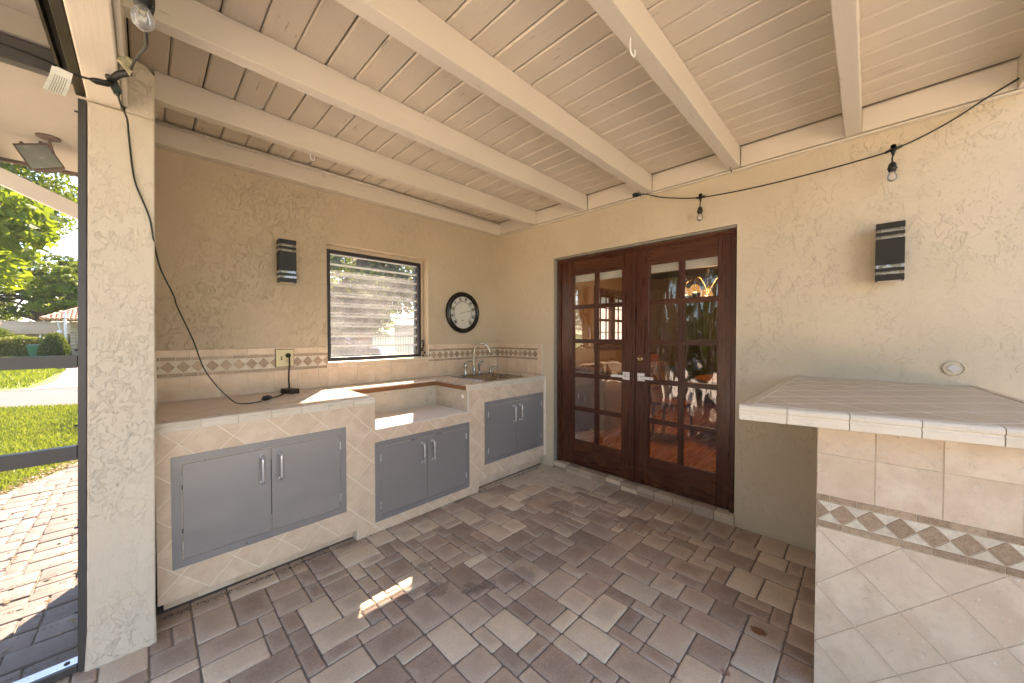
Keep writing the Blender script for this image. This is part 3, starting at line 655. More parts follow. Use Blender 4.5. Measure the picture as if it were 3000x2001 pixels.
def clip(poly, x0, x1, z0, z1):
    def cut(P, inside, inter):
        out = []
        for i in range(len(P)):
            a, b = P[i], P[(i + 1) % len(P)]
            if inside(a): out.append(a)
            if inside(a) != inside(b): out.append(inter(a, b))
        return out
    for ax, val, sg in ((0, x0, 1), (0, x1, -1), (1, z0, 1), (1, z1, -1)):
        if not poly: return []
        poly = cut(poly, lambda p: (p[ax] - val) * sg >= 0, lambda a, b: tuple(a[k] + (b[k] - a[k]) * ((val - a[ax]) / (b[ax] - a[ax])) for k in (0, 1)))
    return poly
def area(p): return abs(sum(p[i][0] * p[(i + 1) % len(p)][1] - p[(i + 1) % len(p)][0] * p[i][1] for i in range(len(p)))) / 2 if p else 0
def tiles(root, name, mat, shapes, rects, emb, vec, hidden=(), min_area=2e-4):
    """shapes: 2-D polygons; clipped to the rectangles; emb maps (u, v) to 3-D; each is one thick tile"""
    for sh in shapes:
        mb = MB(); tot = 0
        cx = sum(p[0] for p in sh) / len(sh); cy = sum(p[1] for p in sh) / len(sh)
        if any(h[0] < min(p[0] for p in sh) and h[1] > max(p[0] for p in sh) and h[2] < min(p[1] for p in sh) and h[3] > max(p[1] for p in sh) for h in hidden): continue
        for r_ in rects:
            q = clip(list(sh), *r_)
            if len(q) >= 3 and area(q) > 1e-5:
                tot += area(q); mb.prism([emb(*p) for p in q], vec)
        if tot > min_area: mb.build(name, M[mat] if isinstance(mat, str) else mat, root)
def diamonds(u0, v0, pu, pv, ur, vr, g=0.0020):
    out = []
    nu = int((ur[1] - ur[0]) / pu) + 3; nv = int((vr[1] - vr[0]) / pv) + 3
    iu = math.floor((ur[0] - u0) / pu) - 1; iv = math.floor((vr[0] - v0) / pv) - 1
    hu, hv = pu / 2 - g * 1.41, pv / 2 - g * 1.41
    for i in range(nu + 1):
        for j in range(nv + 1):
            for o in (0, 1):
                cu = u0 + (iu + i + 0.5 * o) * pu; cv = v0 + (iv + j + 0.5 * (1 - o)) * pv
                if ur[0] - hu < cu < ur[1] + hu and vr[0] - hv < cv < vr[1] + hv:
                    out.append([(cu - hu, cv), (cu, cv - hv), (cu + hu, cv), (cu, cv + hv)])
    return out
# nodes (joints crossing) lie at (.109, .845) + k*(.218, .22); tile centres are half a step off
panels = [(0.078, 0.917, 0.223, 0.785), (1.112, 1.949, 0.077, 0.640), (2.125, 2.943, 0.223, 0.787)]
tiles(ct, 'tile', 'tile', diamonds(0.109, 0.845, 0.218, 0.22, (0.024, 2.955), (0.0, 0.912)), RA, lambda u, v: (u, CF, v), (0, 0.008, 0), [(a + .01, b - .01, c_ + .01, d - .01) for a, b, c_, d in panels])
Bx('corner_trim', M['edge_tile'], ct, 2.9555, 2.966, CF + 0.001, CF + 0.05, 0.098, 0.912)
def rowtiles(u0, u1, w, g=0.0014, start=None):
    out = []; u = u0 if start is None else start
    while u < u1 - 1e-4:
        a, b = max(u, u0), min(u + w, u1)
        if b - a > 0.008: out.append((a + g, b - g))
        u += w
    return out
def edge_profile(name, mat, root, p0, p1, outv, ztop, h, depth):
    """a moulded edge tile between two points: rounded nose over a small step"""
    p0 = Vector((*p0, 0)); p1 = Vector((*p1, 0)); o = Vector((*outv, 0))
    pr = [(-depth, 0), (-0.012, 0), (-0.004, -0.003), (0.0, -0.010), (-0.001, -h * 0.36), (-0.006, -h * 0.42), (-0.006, -h * 0.52), (-0.003, -h * 0.60), (-0.004, -h * 0.97), (-0.008, -h), (-depth, -h)]
    a = [p0 + o * u + Vector((0, 0, ztop + z)) for u, z in pr]
    return MB().prism(a, p1 - p0).build(name, mat, root)
e_off = 0.010
for a, b in rowtiles(0.020, 1.1155, 0.1547, start=0.0392 - 0.1547): edge_profile('edge_tile', M['edge_tile'], ct, (a, CF - e_off), (b, CF - e_off), (0, -1), 0.9605, 0.048, 0.045)
for a, b in rowtiles(1.9385, 2.962, 0.1547): edge_profile('edge_tile', M['edge_tile'], ct, (a, CF - e_off), (b, CF - e_off), (0, -1), 0.9605, 0.048, 0.045)
# top surface
m = MB()
for r_ in ((0.030, 1.110, CF + .036, WA - .003), (1.111, 1.939, 2.937, WA - .003), (1.9405, 2.198, CF + .036, WA - .003), (2.754, WB - .004, CF + .036, WA - .003)): m.box(*r_, 0.9576, 0.9581)
m.build('top_bed', M['grout_tan'], ct)
top_rects = [(0.028, 1.110, CF + 0.036, WA - 0.004), (1.110, 1.940, 2.936, WA - 0.004), (1.940, 2.215, CF + 0.036, WA - 0.004), (2.735, WB - 0.003, CF + 0.036, WA - 0.004), (2.215, 2.735, CF + 0.036, 2.535), (2.215, 2.735, 3.045, WA - 0.004)]
tiles(ct, 'top_tile', 'top_tile', diamonds(0.06, 2.50, 0.218, 0.218, (0.028, 2.992), (CF + 0.036, WA - 0.004), 0.0026), top_rects, lambda u, v: (u, v, 0.951), (0, 0, 0.0085), min_area=6e-4)
# toe kick tiles
for a, b in rowtiles(0.046, 0.997, 0.155, start=0.046 - 0.02) : Bx('toe_tile', M['tile'], ct, a, b, B + 0.068, B + 0.0748, 0.002, 0.075)
for a, b in rowtiles(2.057, 2.99, 0.155): Bx('toe_tile', M['tile'], ct, a, b, B + 0.068, B + 0.0748, 0.002, 0.101)
Bx('toe_return', M['edge_tile'], ct, 0.984, 0.9965, CF + 0.001, B + 0.067, 0.0, 0.0695)
# empty grill bay: cement boards, white base board, raw wood cleats, screws
Bx('bay_back_board', M['board'], ct, 1.1155, 1.9385, 2.9235, 2.9325, 0.7305, 0.912)
Bx('bay_side_board', M['board'], ct, 1.9325, 1.9395, CF + 0.002, 2.9230, 0.7305, 0.9115)
Bx('bay_side_board', M['board'], ct, 1.1135, 1.1195, CF + 0.002, 2.9230, 0.7305, 0.9505)
Bx('bay_base_board', M['board_white'], ct, 1.1135, 1.9395, CF - 0.006, 2.9325, 0.7240, 0.7300)
Bx('wood_cleat', M['raw_wood'], ct, 1.1200, 1.9310, 2.918, 2.9325, 0.9125, 0.9500, bevel=0.002)
Bx('wood_cleat', M['raw_wood'], ct, 1.9265, 1.9395, CF + 0.030, 2.9170, 0.9125, 0.9470, bevel=0.002)
Bx('bay_edge_trim', M['board_white'], ct, 1.9325, 1.9400, CF - 0.004, CF + 0.0015, 0.7305, 0.912)
def dots(pts, axis, r=0.004):
    m = MB()
    for p in pts: m.lathe([(r, 0), (r * 0.9, 0.0015)], p, axis, 6)
    return m
for P_ in ([(x, 2.9233, z) for x, z in ((1.21, .885), (1.21, .76), (1.43, .89), (1.43, .79), (1.64, .89), (1.64, .77), (1.83, .895), (1.83, .78), (1.88, .84))]): dots([P_], (0, -1, 0)).build('screw', M['caulk'], ct)
for P_ in ([(1.9323, y, z) for y, z in ((2.872, .834), (2.685, .883), (2.868, .762), (2.507, .762), (2.68, .79), (2.52, .89))]): dots([P_], (-1, 0, 0)).build('screw', M['caulk'], ct)
MB().lathe([(0.018, 0), (0.016, 0.001)], (1.9322, 2.507, 0.856), (-1, 0, 0), 9).build('plaster_dab', M['white'], ct)

# backsplash --------------------------------------------------------
bs = thing('tile_backsplash', 'cream tile backsplash with brown diamond mosaic band behind the counter', 'backsplash', (1.5, WA, 0.96))
YT = WA - 0.009
def bsA(x0, x1, full):
    m = MB().box(x0, x1, WA - 0.005, WA - 0.0005, 0.9605, 1.2905 if full else 1.1595); m.build('grout_bed', M['grout'], bs)
    for a, b in rowtiles(x0, x1, 0.1575, start=0.042 - 0.1575 + 0.0):
        Bx('wall_tile', M['tile'], bs, a, b, YT, WA - 0.004, 0.962, 1.1155, bevel=0.0012)
        if full: Bx('cap_tile', M['tile'], bs, a, b, YT, WA - 0.004, 1.2485, 1.2915, bevel=0.0012)
        else: Bx('cap_tile', M['tile'], bs, a, b, YT, WA - 0.004, 1.1180, 1.1600, bevel=0.0012)
def band(root, u0, u1, emb, vec, zb=1.1170, zt=1.2470, w=0.0738, start=0.319, th=0.0255):
    g = 0.0013
    k0 = math.floor((u0 - start) / w) - 1; n = int((u1 - u0) / w) + 3
    zi, za = zb + th, zt - th; zm = (zi + za) / 2; hh = (za - zi) / 2 - g; hw = w / 2 - g * 0.7
    R1 = [(u0 + .001, u1 - .001, zb - 1, zt + 1)]
    sh_b = []; sh_d = []; sh_l = []
    for k in range(k0, k0 + n + 1):
        c_ = start + k * w
        sh_b.append([(c_ + g, zb + g), (c_ + w - g, zb + g), (c_ + w - g, zi - g), (c_ + g, zi - g)])
        sh_b.append([(c_ + g - w * .5, za + g), (c_ + w * .5 - g, za + g), (c_ + w * .5 - g, zt - g), (c_ + g - w * .5, zt - g)])
        sh_d.append([(c_ - hw, zm), (c_, zm - hh), (c_ + hw, zm), (c_, zm + hh)])
        sh_l.append([(c_ + .004, za - g), (c_ + w / 2, zm + .0035), (c_ + w - .004, za - g)])
        sh_l.append([(c_ + .004, zi + g), (c_ + w - .004, zi + g), (c_ + w / 2, zm - .0035)])
    tiles(root, 'mosaic_bar', 'mosaic_dark', sh_b, R1, emb, vec, min_area=5e-5)
    tiles(root, 'mosaic_diamond', 'mosaic_dark', sh_d, R1, emb, vec, min_area=5e-5)
    tiles(root, 'mosaic_triangle', 'mosaic_light', sh_l, R1, emb, vec, min_area=5e-5)
bsA(0.036, 1.060, True); bsA(1.0605, 2.0295, False); bsA(2.030, WB - 0.010, True)
band(bs, 0.036, 1.060, lambda u, v: (u, YT, v), (0, 0.005, 0)); band(bs, 2.030, WB - 0.010, lambda u, v: (u, YT, v), (0, 0.005, 0))
XT = WB - 0.009
MB().box(WB - 0.005, WB - 0.0005, 2.487, WA - 0.010, 0.9605, 1.2905).build('grout_bed', M['grout'], bs)
for a, b in rowtiles(2.555, YT - 0.001, 0.1575, start=YT - 0.1575 * 5):
    Bx('wall_tile', M['tile'], bs, XT, WB - 0.004, a, b, 0.962, 1.1155, bevel=0.0012); Bx('cap_tile', M['tile'], bs, XT, WB - 0.004, a, b, 1.2485, 1.2915, bevel=0.0012)
band(bs, 2.555, YT - 0.001, lambda u, v: (XT, u, v), (0.005, 0, 0), start=2.59)
Bx('end_tile', M['tile'], bs, XT, WB - 0.004, 2.4985, 2.5535, 0.962, 1.2915, bevel=0.0012)
Bx('end_trim', M['edge_tile'], bs, XT - 0.003, WB - 0.001, 2.4855, 2.4975, 0.962, 1.2925, bevel=0.002)
Bx('end_trim', M['edge_tile'], bs, xr(1.0) + 0.004, xr(1.0) + 0.016, WA - 0.30, WA - 0.010, 0.9615, 1.2925, bevel=0.002)
Bx('sill_tile', M['edge_tile'], bs, 1.0630, 2.0290, WA - 0.010, WA + 0.085, 1.1510, 1.1640, bevel=0.003)

# grey double-door cabinets -----------------------------------------
def cabinet(x0, x1, z0, z1, label):
    t = thing('cabinet', label, 'cabinet', ((x0 + x1) / 2, CF, z0), 'grey double-door cabinets set in the tiled counter')
    i = 0.0385; y = CF - 0.004; m = MB()
    a0, a1, b0, b1 = x0 + i, x1 - i, z0 + i, z1 - i
    m.box(x0, x1, y, CF + 0.003, z0, b0).box(x0, x1, y, CF + 0.003, b1, z1).box(x0, a0, y, CF + 0.003, b0, b1).box(a1, x1, y, CF + 0.003, b0, b1)
    m.build('frame', M['panel_frame'], t)
    Bx('cavity', M['caulk'], t, a0, a1, CF + 0.001, CF + 0.0075, b0, b1)
    mid = (x0 + x1) / 2
    for s in (-1, 1):
        d0, d1 = (a0 + 0.0035, mid - 0.0018) if s < 0 else (mid + 0.0018, a1 - 0.0035)
        d = Bx('door', M['panel'], t, d0, d1, y - 0.004, CF + 0.0008, b0 + 0.0035, b1 - 0.0035, bevel=0.0015)
        hx = mid + s * 0.045; zt = z1 - 0.078; zb_ = zt - 0.155
        pts = [(hx, y - 0.004, zt - 0.004), (hx, y - 0.022, zt - 0.004), (hx, y - 0.034, zt - 0.012), (hx, y - 0.038, zt - 0.030), (hx, y - 0.038, zb_ + 0.030), (hx, y - 0.034, zb_ + 0.012), (hx, y - 0.022, zb_ + 0.004), (hx, y - 0.004, zb_ + 0.004)]
        m = MB().tube(smooth_path(pts, 3), 0.0075, 8).lathe([(0.012, 0), (0.011, 0.004)], (hx, y - 0.004, zt - 0.004), (0, -1, 0), 10).lathe([(0.012, 0), (0.011, 0.004)], (hx, y - 0.004, zb_ + 0.004), (0, -1, 0), 10)
        m.build('handle', M['satin'], d, smooth=True)
        ex = a0 if s < 0 else a1
        for zc in (b1 - 0.075, b0 + 0.075):
            MB().tube([(ex, y - 0.006, zc - 0.024), (ex, y - 0.006, zc + 0.024)], 0.0048, 8).build('hinge', M['satin'], d)
    MB().lathe([(0.004, 0), (0.003, 0.001)], (x0 + 0.30, y, z0 + 0.015), (0, -1, 0), 6).build('screw', M['caulk'], t)
cabinet(*panels[0], 'grey double-door cabinet at the left end of the counter beside the stucco column')
cabinet(*panels[1], 'grey double-door cabinet set low under the empty grill bay')
cabinet(*panels[2], 'grey double-door cabinet under the sink next to the french doors')

# sink and faucet ---------------------------------------------------
t = thing('sink', 'stainless steel drop-in sink in the tiled counter corner', 'sink', (2.475, 2.79, 0.96))
def rr(x0, x1, y0, y1, r_, z, n=5):
    out = []
    for cx, cy, a in ((x1 - r_, y1 - r_, 0), (x0 + r_, y1 - r_, 90), (x0 + r_, y0 + r_, 180), (x1 - r_, y0 + r_, 270)):
        for k in range(n + 1): q = R(a + 90 * k / n); out.append((cx + r_ * math.cos(q), cy + r_ * math.sin(q), z))
    return out
R_ = [rr(2.195, 2.755, 2.515, 3.070, 0.03, 0.9602), rr(2.197, 2.753, 2.517, 3.068, 0.03, 0.9655), rr(2.205, 2.745, 2.525, 3.060, 0.025, 0.9665), rr(2.240, 2.712, 2.555, 2.935, 0.06, 0.9650), rr(2.246, 2.706, 2.561, 2.929, 0.06, 0.9600), rr(2.262, 2.690, 2.577, 2.913, 0.07, 0.80), rr(2.285, 2.667, 2.600, 2.890, 0.08, 0.785)]
n = len(R_[0]); vs = [p for q in R_ for p in q]; fs = [tuple(range((len(R_) - 1) * n, len(R_) * n))]
for i in range(len(R_) - 1):
    for k in range(n): fs.append((i * n + k, i * n + (k + 1) % n, (i + 1) * n + (k + 1) % n, (i + 1) * n + k))
MB().add(vs, fs).build('basin', M['steel'], t, smooth=True)
MB().lathe([(0.04, 0), (0.036, 0.002), (0.01, 0.001)], (2.475, 2.745, 0.7852), (0, 0, 1), 16).build('drain', M['nickel'], t)
t = thing('faucet', 'tall gooseneck nickel faucet on the sink deck', 'faucet', (2.473, 3.01, 0.966))
sp = [(2.473, 3.01, 0.98), (2.473, 3.01, 1.10), (2.474, 3.008, 1.21), (2.488, 2.995, 1.265), (2.515, 2.975, 1.292), (2.548, 2.950, 1.297), (2.580, 2.925, 1.278), (2.600, 2.910, 1.240), (2.610, 2.902, 1.195)]
MB().tube(smooth_path(sp, 5), 0.0115, 12).build('spout', M['nickel'], t, smooth=True)
MB().lathe([(0.026, 0), (0.024, 0.012), (0.017, 0.022), (0.016, 0.075), (0.0125, 0.09)], (2.473, 3.01, 0.9665), (0, 0, 1), 18).build('base', M['nickel'], t, smooth=True)
MB().tube([(2.608, 2.9035, 1.205), (2.614, 2.8995, 1.172)], 0.0142, 12).build('nozzle', M['nickel'], t, smooth=True)
t = thing('faucet_lever', 'short single lever valve left of the gooseneck faucet', 'faucet handle', (2.358, 3.01, 0.966))
MB().lathe([(0.024, 0), (0.022, 0.006), (0.020, 0.010), (0.020, 0.085), (0.021, 0.088), (0.020, 0.115), (0.012, 0.130)], (2.358, 3.01, 0.9665), (0, 0, 1), 18).build('valve_body', M['nickel'], t, smooth=True)
MB().tube([(2.352, 3.01, 1.085), (2.385, 2.995, 1.110), (2.420, 2.98, 1.113)], [0.013, 0.008, 0.005], 10).build('lever', M['nickel'], t, smooth=True)
t = thing('side_sprayer', 'pull-out side sprayer right of the gooseneck faucet', 'sprayer', (2.553, 3.01, 0.966))
MB().lathe([(0.019, 0), (0.017, 0.008), (0.012, 0.02), (0.014, 0.055)], (2.553, 3.01, 0.9665), (0, 0, 1), 14).build('holder', M['nickel'], t, smooth=True)
MB().tube(smooth_path([(2.553, 3.01, 1.018), (2.546, 3.01, 1.060), (2.553, 3.00, 1.085), (2.590, 2.985, 1.108)], 4), [0.012] * 4 + [0.016] * 5 + [0.012] * 4, 10).build('spray_head', M['nickel'], t, smooth=True)
t = thing('soap_dispenser', 'slim nickel soap dispenser at the right end of the sink deck', 'soap dispenser', (2.70, 3.0, 0.966))
MB().lathe([(0.018, 0), (0.015, 0.01), (0.014, 0.04), (0.015, 0.05), (0.014, 0.068), (0.006, 0.072)], (2.702, 3.0, 0.9665), (0, 0, 1), 14).build('pump', M['nickel'], t, smooth=True)
MB().tube([(2.702, 3.0, 1.033), (2.735, 2.96, 1.036), (2.757, 2.935, 1.032)], 0.0045, 8).build('spout', M['nickel'], t, smooth=True)
o = MB().lathe([(0.045, 0), (0.043, 0.002), (0.02, 0.003)], (2.25, 3.03, 0.9668), (0, 0, 1), 18).build('hole_cover', M['satin'], None, smooth=True); tag(o, 'flat round steel cover disc on the left of the sink deck', 'cover')

# ================================================================== louvred window
t = thing('louvre_window', 'black framed jalousie window with dusty glass slats', 'window', (1.54, 3.3, 1.17))
x0, x1, z0, z1 = 1.068, 2.0245, 1.168, 2.125; y0, y1 = 3.285, 3.318
def wob_frame(a0, a1, b0, b1, w):
    m = MB(); m.box(a0, a1, y0, y1, b0, b0 + w).box(a0, a1, y0, y1, b1 - w, b1).box(a0, a0 + w, y0, y1, b0 + w, b1 - w).box(a1 - w, a1, y0, y1, b0 + w, b1 - w); return m
wob_frame(x0 + .020, x1 - .026, z0, z1, 0.030).build('frame', M['window_black'], t, bevel=0.003)
MB().box(x0, x0 + .0195, y0 + 0.008, y1, z0, z1).box(x1 - .0255, x1, y0 + 0.008, y1, z0, z1).box(x0, x1, y0 + 0.008, y1, z1 + .001, 2.158).build('infill', M['stucco'], t)
MB().box(x1 - .066, x1 - .0565, y1 + .001, y1 + 0.045, z0 + .03, z1 - .03).box(x0 + .0505, x0 + .060, y1 + .001, y1 + .045, z0 + .03, z1 - .03).build('louvre_track', M['bronze'], t)
ns = 10; zz0 = z0 + 0.035; pitch = (z1 - z0 - 0.065) / ns
sl = None
for k in range(ns):
    zc = zz0 + (k + 0.5) * pitch; hh = 0.047; a = R(24); ly, lz = math.sin(a) * hh, math.cos(a) * hh
    nv = Vector((0, math.cos(a), math.sin(a))) * 0.0025
    if k == 0:
        c0 = Vector((0, 0, 0)); P_ = [(x0 + .052, 0 + ly, -lz), (x1 - .058, 0 + ly, -lz), (x1 - .058, -ly, lz), (x0 + .052, -ly, lz)]
        me = bpy.data.meshes.new('glass_slat'); me.from_pydata(P_, [], [(0, 1, 2, 3)]); me.materials.append(M['louver'])
        sl = bpy.data.objects.new('glass_slat', me); COL.objects.link(sl); sl.parent = t; sl.location = (-1.54, 3.342 - 3.3, zc - 1.17)
        me2 = bpy.data.meshes.new('slat_edge_glint'); e = MB().box(x0 + .052, x1 - .058, -ly - .004, -ly + .003, lz - .0085, lz + .0085); me2.from_pydata(e.v, [], e.f); me2.materials.append(M['louver_glint'])  # opaque white strip paints the bright refraction along the slat edge
        se = bpy.data.objects.new('slat_edge_glint', me2); COL.objects.link(se); se.parent = sl
    else:
        c_ = copy_of(sl, (-1.54, 3.342 - 3.3, zc - 1.17), t); copy_of(se, (0, 0, 0), c_)
    for xx in (x1 - .0555,):
        MB().prism([(xx, 3.325 + ly * .6, zc - lz * .8), (xx, 3.330 + ly * .6, zc - lz * .8), (xx, 3.330 - ly, zc + lz * .9), (xx, 3.322 - ly, zc + lz * .9)], (0.004, 0, 0)).build('slat_clip', M['bronze'], t)
m = MB()
for k in range(7): m.lathe([(0.006, 0), (0.012, 0.006), (0.004, 0.016)], (2.010 + random.uniform(-.012, .010), 3.275 + random.uniform(-.01, .008), 1.185 + k * 0.024), (random.uniform(-1, 1), -1, random.uniform(-.5, .5)), 7)
m.build('sealant_blob', M['rubber'], t)

# ================================================================== wall lamps
def wall_lamp(label, o, ax_w, ax_d, w=0.113, h=0.32, d=0.075, mat='black'):
    """o: centre on the wall; ax_w along the wall; ax_d away from it"""
    t = thing('wall_lamp', label, 'wall lamp', o, 'black wall lamps'); o = Vector(o); aw = Vector(ax_w); ad = Vector(ax_d); up = Vector((0, 0, 1))
    def bx(name, mt, u0, u1, d0, d1, a, b, bev=0.0):
        P_ = [o + aw * u + ad * q + up * z for z in (a, b) for u, q in ((u0, d0), (u1, d0), (u1, d1), (u0, d1))]
        return MB().add(P_, [(0, 3, 2, 1), (4, 5, 6, 7), (0, 1, 5, 4), (1, 2, 6, 5), (2, 3, 7, 6), (3, 0, 4, 7)]).build(name, M[mt], t, bevel=bev)
    H = h / 2; bx('mount_plate', mat, -0.048, 0.048, 0.0, 0.030, -0.062, 0.062, 0.002)
    d0, d1 = 0.026, 0.026 + d
    segs = [(-H, -H + .034, 1), (-H + .034, -H + .051, 0), (-H + .051, -H + .070, 1), (-H + .070, -H + .088, 0), (-H + .088, H - .088, 1), (H - .088, H - .070, 0), (H - .070, H - .051, 1), (H - .051, H - .034, 0), (H - .034, H, 1)]
    for a, b, s_ in segs:
        if s_: bx('body_section', mat, -w / 2, w / 2, d0, d1, a + .0002, b - .0002, 0.0015)
        else:
            bx('clear_band', 'clear', -w / 2 + .002, w / 2 - .002, d0 + .002, d1 - .002, a, b)
            bx('band_core', 'white', -w / 2 + .022, w / 2 - .022, d0 + .02, d1 - .020, a + .003, b - .003)
    bx('bottom_lens', 'board_white', -w / 2 + .010, w / 2 - .010, d0 + .01, d1 - .012, -H - .0012, -H)
wall_lamp('black rectangular wall lamp with clear bands left of the louvred window', (0.757, WA, 1.945), (1, 0, 0), (0, -1, 0))
wall_lamp('dark rectangular wall lamp with clear bands above the tiled bar', (WB, -0.083, 1.851), (0, -1, 0), (-1, 0, 0), mat='black_dark')

# ================================================================== wall thermometer
t = thing('wall_thermometer', 'round black framed thermometer dial hanging between window and corner', 'thermometer', (2.463, WA, 1.636))
C_ = (2.463, WA, 1.636); ax = (0, -1, 0)
MB().lathe([(0.222, 0.0), (0.228, 0.012), (0.222, 0.030), (0.212, 0.036), (0.206, 0.030), (0.200, 0.042), (0.188, 0.046), (0.180, 0.036), (0.174, 0.022), (0.1738, 0.012)], C_, ax, 64).build('frame_ring', M['ring'], t, smooth=True)
MB().lathe([(0.176, 0.010), (0.176, 0.016)], C_, ax, 64).build('dial', M['dial'], t)
yk = WA - 0.0175
def pol(r_, deg): return (C_[0] + r_ * math.sin(R(deg)), C_[2] + r_ * math.cos(R(deg)))
m = MB(); seg = 70
for k in range(seg):
    a, b = -142 + 284 * k / seg, -142 + 284 * (k + 1) / seg
    P_ = [pol(0.1205, a), pol(0.1205, b), pol(0.1245, b), pol(0.1245, a)]; m.prism([(u, yk, v_) for u, v_ in P_], (0, 0.001, 0))
for T_ in range(-60, 121, 10):
    a = (T_ - 30) * 1.5; P_ = []
    for r_, d_ in ((0.108, -.0016), (0.121, -.0016), (0.121, .0016), (0.108, .0016)):
        u, v_ = pol(r_, a); P_.append((u + d_ * math.cos(R(a)), yk, v_ - d_ * math.sin(R(a))))
    m.prism(P_, (0, 0.001, 0))
for a in (-142, 142):
    P_ = []
    for r_, d_ in ((0.121, -.0018), (0.173, -.0018), (0.173, .0018), (0.121, .0018)):
        u, v_ = pol(r_, a); P_.append((u + d_ * math.cos(R(a)), yk, v_ - d_ * math.sin(R(a))))
    m.prism(P_, (0, 0.001, 0))
cz = C_[2] - 0.086                                    # little humidity scale
for k in range(13):
    a = 90 + 30 * k
    if 250 < a < 280: continue
    P_ = []
    for r_, d_ in ((0.028, -.0008), (0.036, -.0008), (0.036, .0008), (0.028, .0008)):
        P_.append((C_[0] + r_ * math.sin(R(a)) + d_ * math.cos(R(a)), yk, cz + r_ * math.cos(R(a)) - d_ * math.sin(R(a))))
    m.prism(P_, (0, 0.001, 0))
m.prism([(C_[0] - .034, yk, cz + .001), (C_[0] - .034, yk, cz - .001), (C_[0] - .004, yk, cz - .002), (C_[0] - .004, yk, cz - .006), (C_[0] + .010, yk, cz), (C_[0] - .004, yk, cz + .006), (C_[0] - .004, yk, cz + .002)], (0, 0.001, 0))
m.build('scale_marks', M['ink'], t)
def text_mesh(body, size, name='numeral', sx=0.62):
    cu = bpy.data.curves.new(name, 'FONT'); cu.body = body; cu.size = size; cu.align_x = 'CENTER'; cu.align_y = 'CENTER'; cu.extrude = 0.0004; cu.offset = 0.0014; cu.resolution_u = 3
    ob = bpy.data.objects.new(name, cu); COL.objects.link(ob); bpy.context.view_layer.update()
    me = bpy.data.meshes.new_from_object(ob.evaluated_get(bpy.context.evaluated_depsgraph_get())); bpy.data.objects.remove(ob); bpy.data.curves.remove(cu)
    for v_ in me.vertices: v_.co.x *= sx
    return me
for T_ in range(-60, 121, 20):
    a = (T_ - 30) * 1.5; me = text_mesh(str(T_), 0.052); me.materials.append(M['ink'])
    o = bpy.data.objects.new('numeral', me); COL.objects.link(o); o.parent = t
    u, v_ = pol(0.1475, a); o.location = (u - C_[0], yk - 0.0005 - WA, v_ - C_[2])
    o.rotation_euler = (Matrix.Rotation(R(a), 4, 'Y') @ Matrix.Rotation(R(90), 4, 'X')).to_euler()
a = 77.5; P_ = []
for r_, d_ in ((-0.048, -.0035), (-0.035, -.002), (0.05, -.0012), (0.062, -.004), (0.078, -.001), (0.088, -.0035), (0.112, 0), (0.088, .0035), (0.078, .001), (0.062, .004), (0.05, .0012), (-0.035, .002), (-0.048, .0035)):
    u, v_ = pol(r_, a); P_.append((u + d_ * math.cos(R(a)), yk - .003, v_ - d_ * math.sin(R(a))))
MB().prism(P_, (0, 0.0015, 0)).build('pointer', M['ink'], t)

# ================================================================== outlet, adapter, cord
t = thing('wall_outlet', 'ivory switch and outlet plate with a dark rim in the backsplash', 'outlet', (0.75, WA, 1.21))
Bx('rim', M['caulk'], t, 0.686, 0.812, YT - 0.0020, YT - 0.0002, 1.144, 1.282)
Bx('cover_plate', M['ivory'], t, 0.690, 0.808, YT - 0.0085, YT - 0.0021, 1.148, 1.278, bevel=0.002)
MB().box(0.7215, 0.7325, YT - 0.0092, YT - 0.0086, 1.200, 1.226).build('switch_slot', M['caulk'], t)
MB().box(0.7240, 0.7300, YT - 0.0175, YT - 0.0093, 1.212, 1.220).build('toggle', M['ivory'], t)
for zc in (1.191, 1.235): 
    oo = MB().lathe([(0.0165, 0), (0.0160, 0.0015)], (0.770, YT - 0.0086, zc), (0, -1, 0), 20).build('receptacle', M['ivory'], t)
MB().box(0.7625, 0.7645, YT - .0105, YT - .01015, 1.188, 1.198).box(0.7755, 0.7775, YT - .0105, YT - .01015, 1.188, 1.197).box(0.768, 0.772, YT - .0105, YT - .01015, 1.179, 1.184).build('slots', M['caulk'], t)
t = thing('power_adapter', 'black plug-in timer box lying on the counter under the outlet', 'adapter', (0.745, 3.03, 0.96))
an = R(22); cA = Vector((0.745, 3.04, 0)); uu = Vector((math.cos(an), math.sin(an), 0)); vv = Vector((-math.sin(an), math.cos(an), 0))
P_ = [cA + uu * a_ * 0.032 + vv * b_ * 0.058 + Vector((0, 0, 0.9606)) for a_, b_ in ((-1, -1), (1, -1), (1, 1), (-1, 1))]
MB().prism(P_, (0, 0, 0.034)).build('box', M['black'], t, bevel=0.003)
MB().tube([cA + uu * .010 + vv * .02 + Vector((0, 0, 0.9970)), (0.745, 3.06, 1.012), (0.752, 3.10, 1.05), (0.762, 3.135, 1.10), (0.770, 3.145, 1.16), (0.768, 3.140, 1.225)], 0.0058, 10).build('cable', M['rubber'], t, smooth=True)
MB().lathe([(0.017, 0), (0.018, 0.012), (0.013, 0.028), (0.009, 0.034)], (0.769, YT - 0.0100, 1.235), (0, -1, -0.15), 14).build('plug', M['black'], t, smooth=True)
t = thing('extension_cord', 'dark green cord hanging from the string light plug across the column to the counter', 'cord', (0.2, 2.5, 0.97))
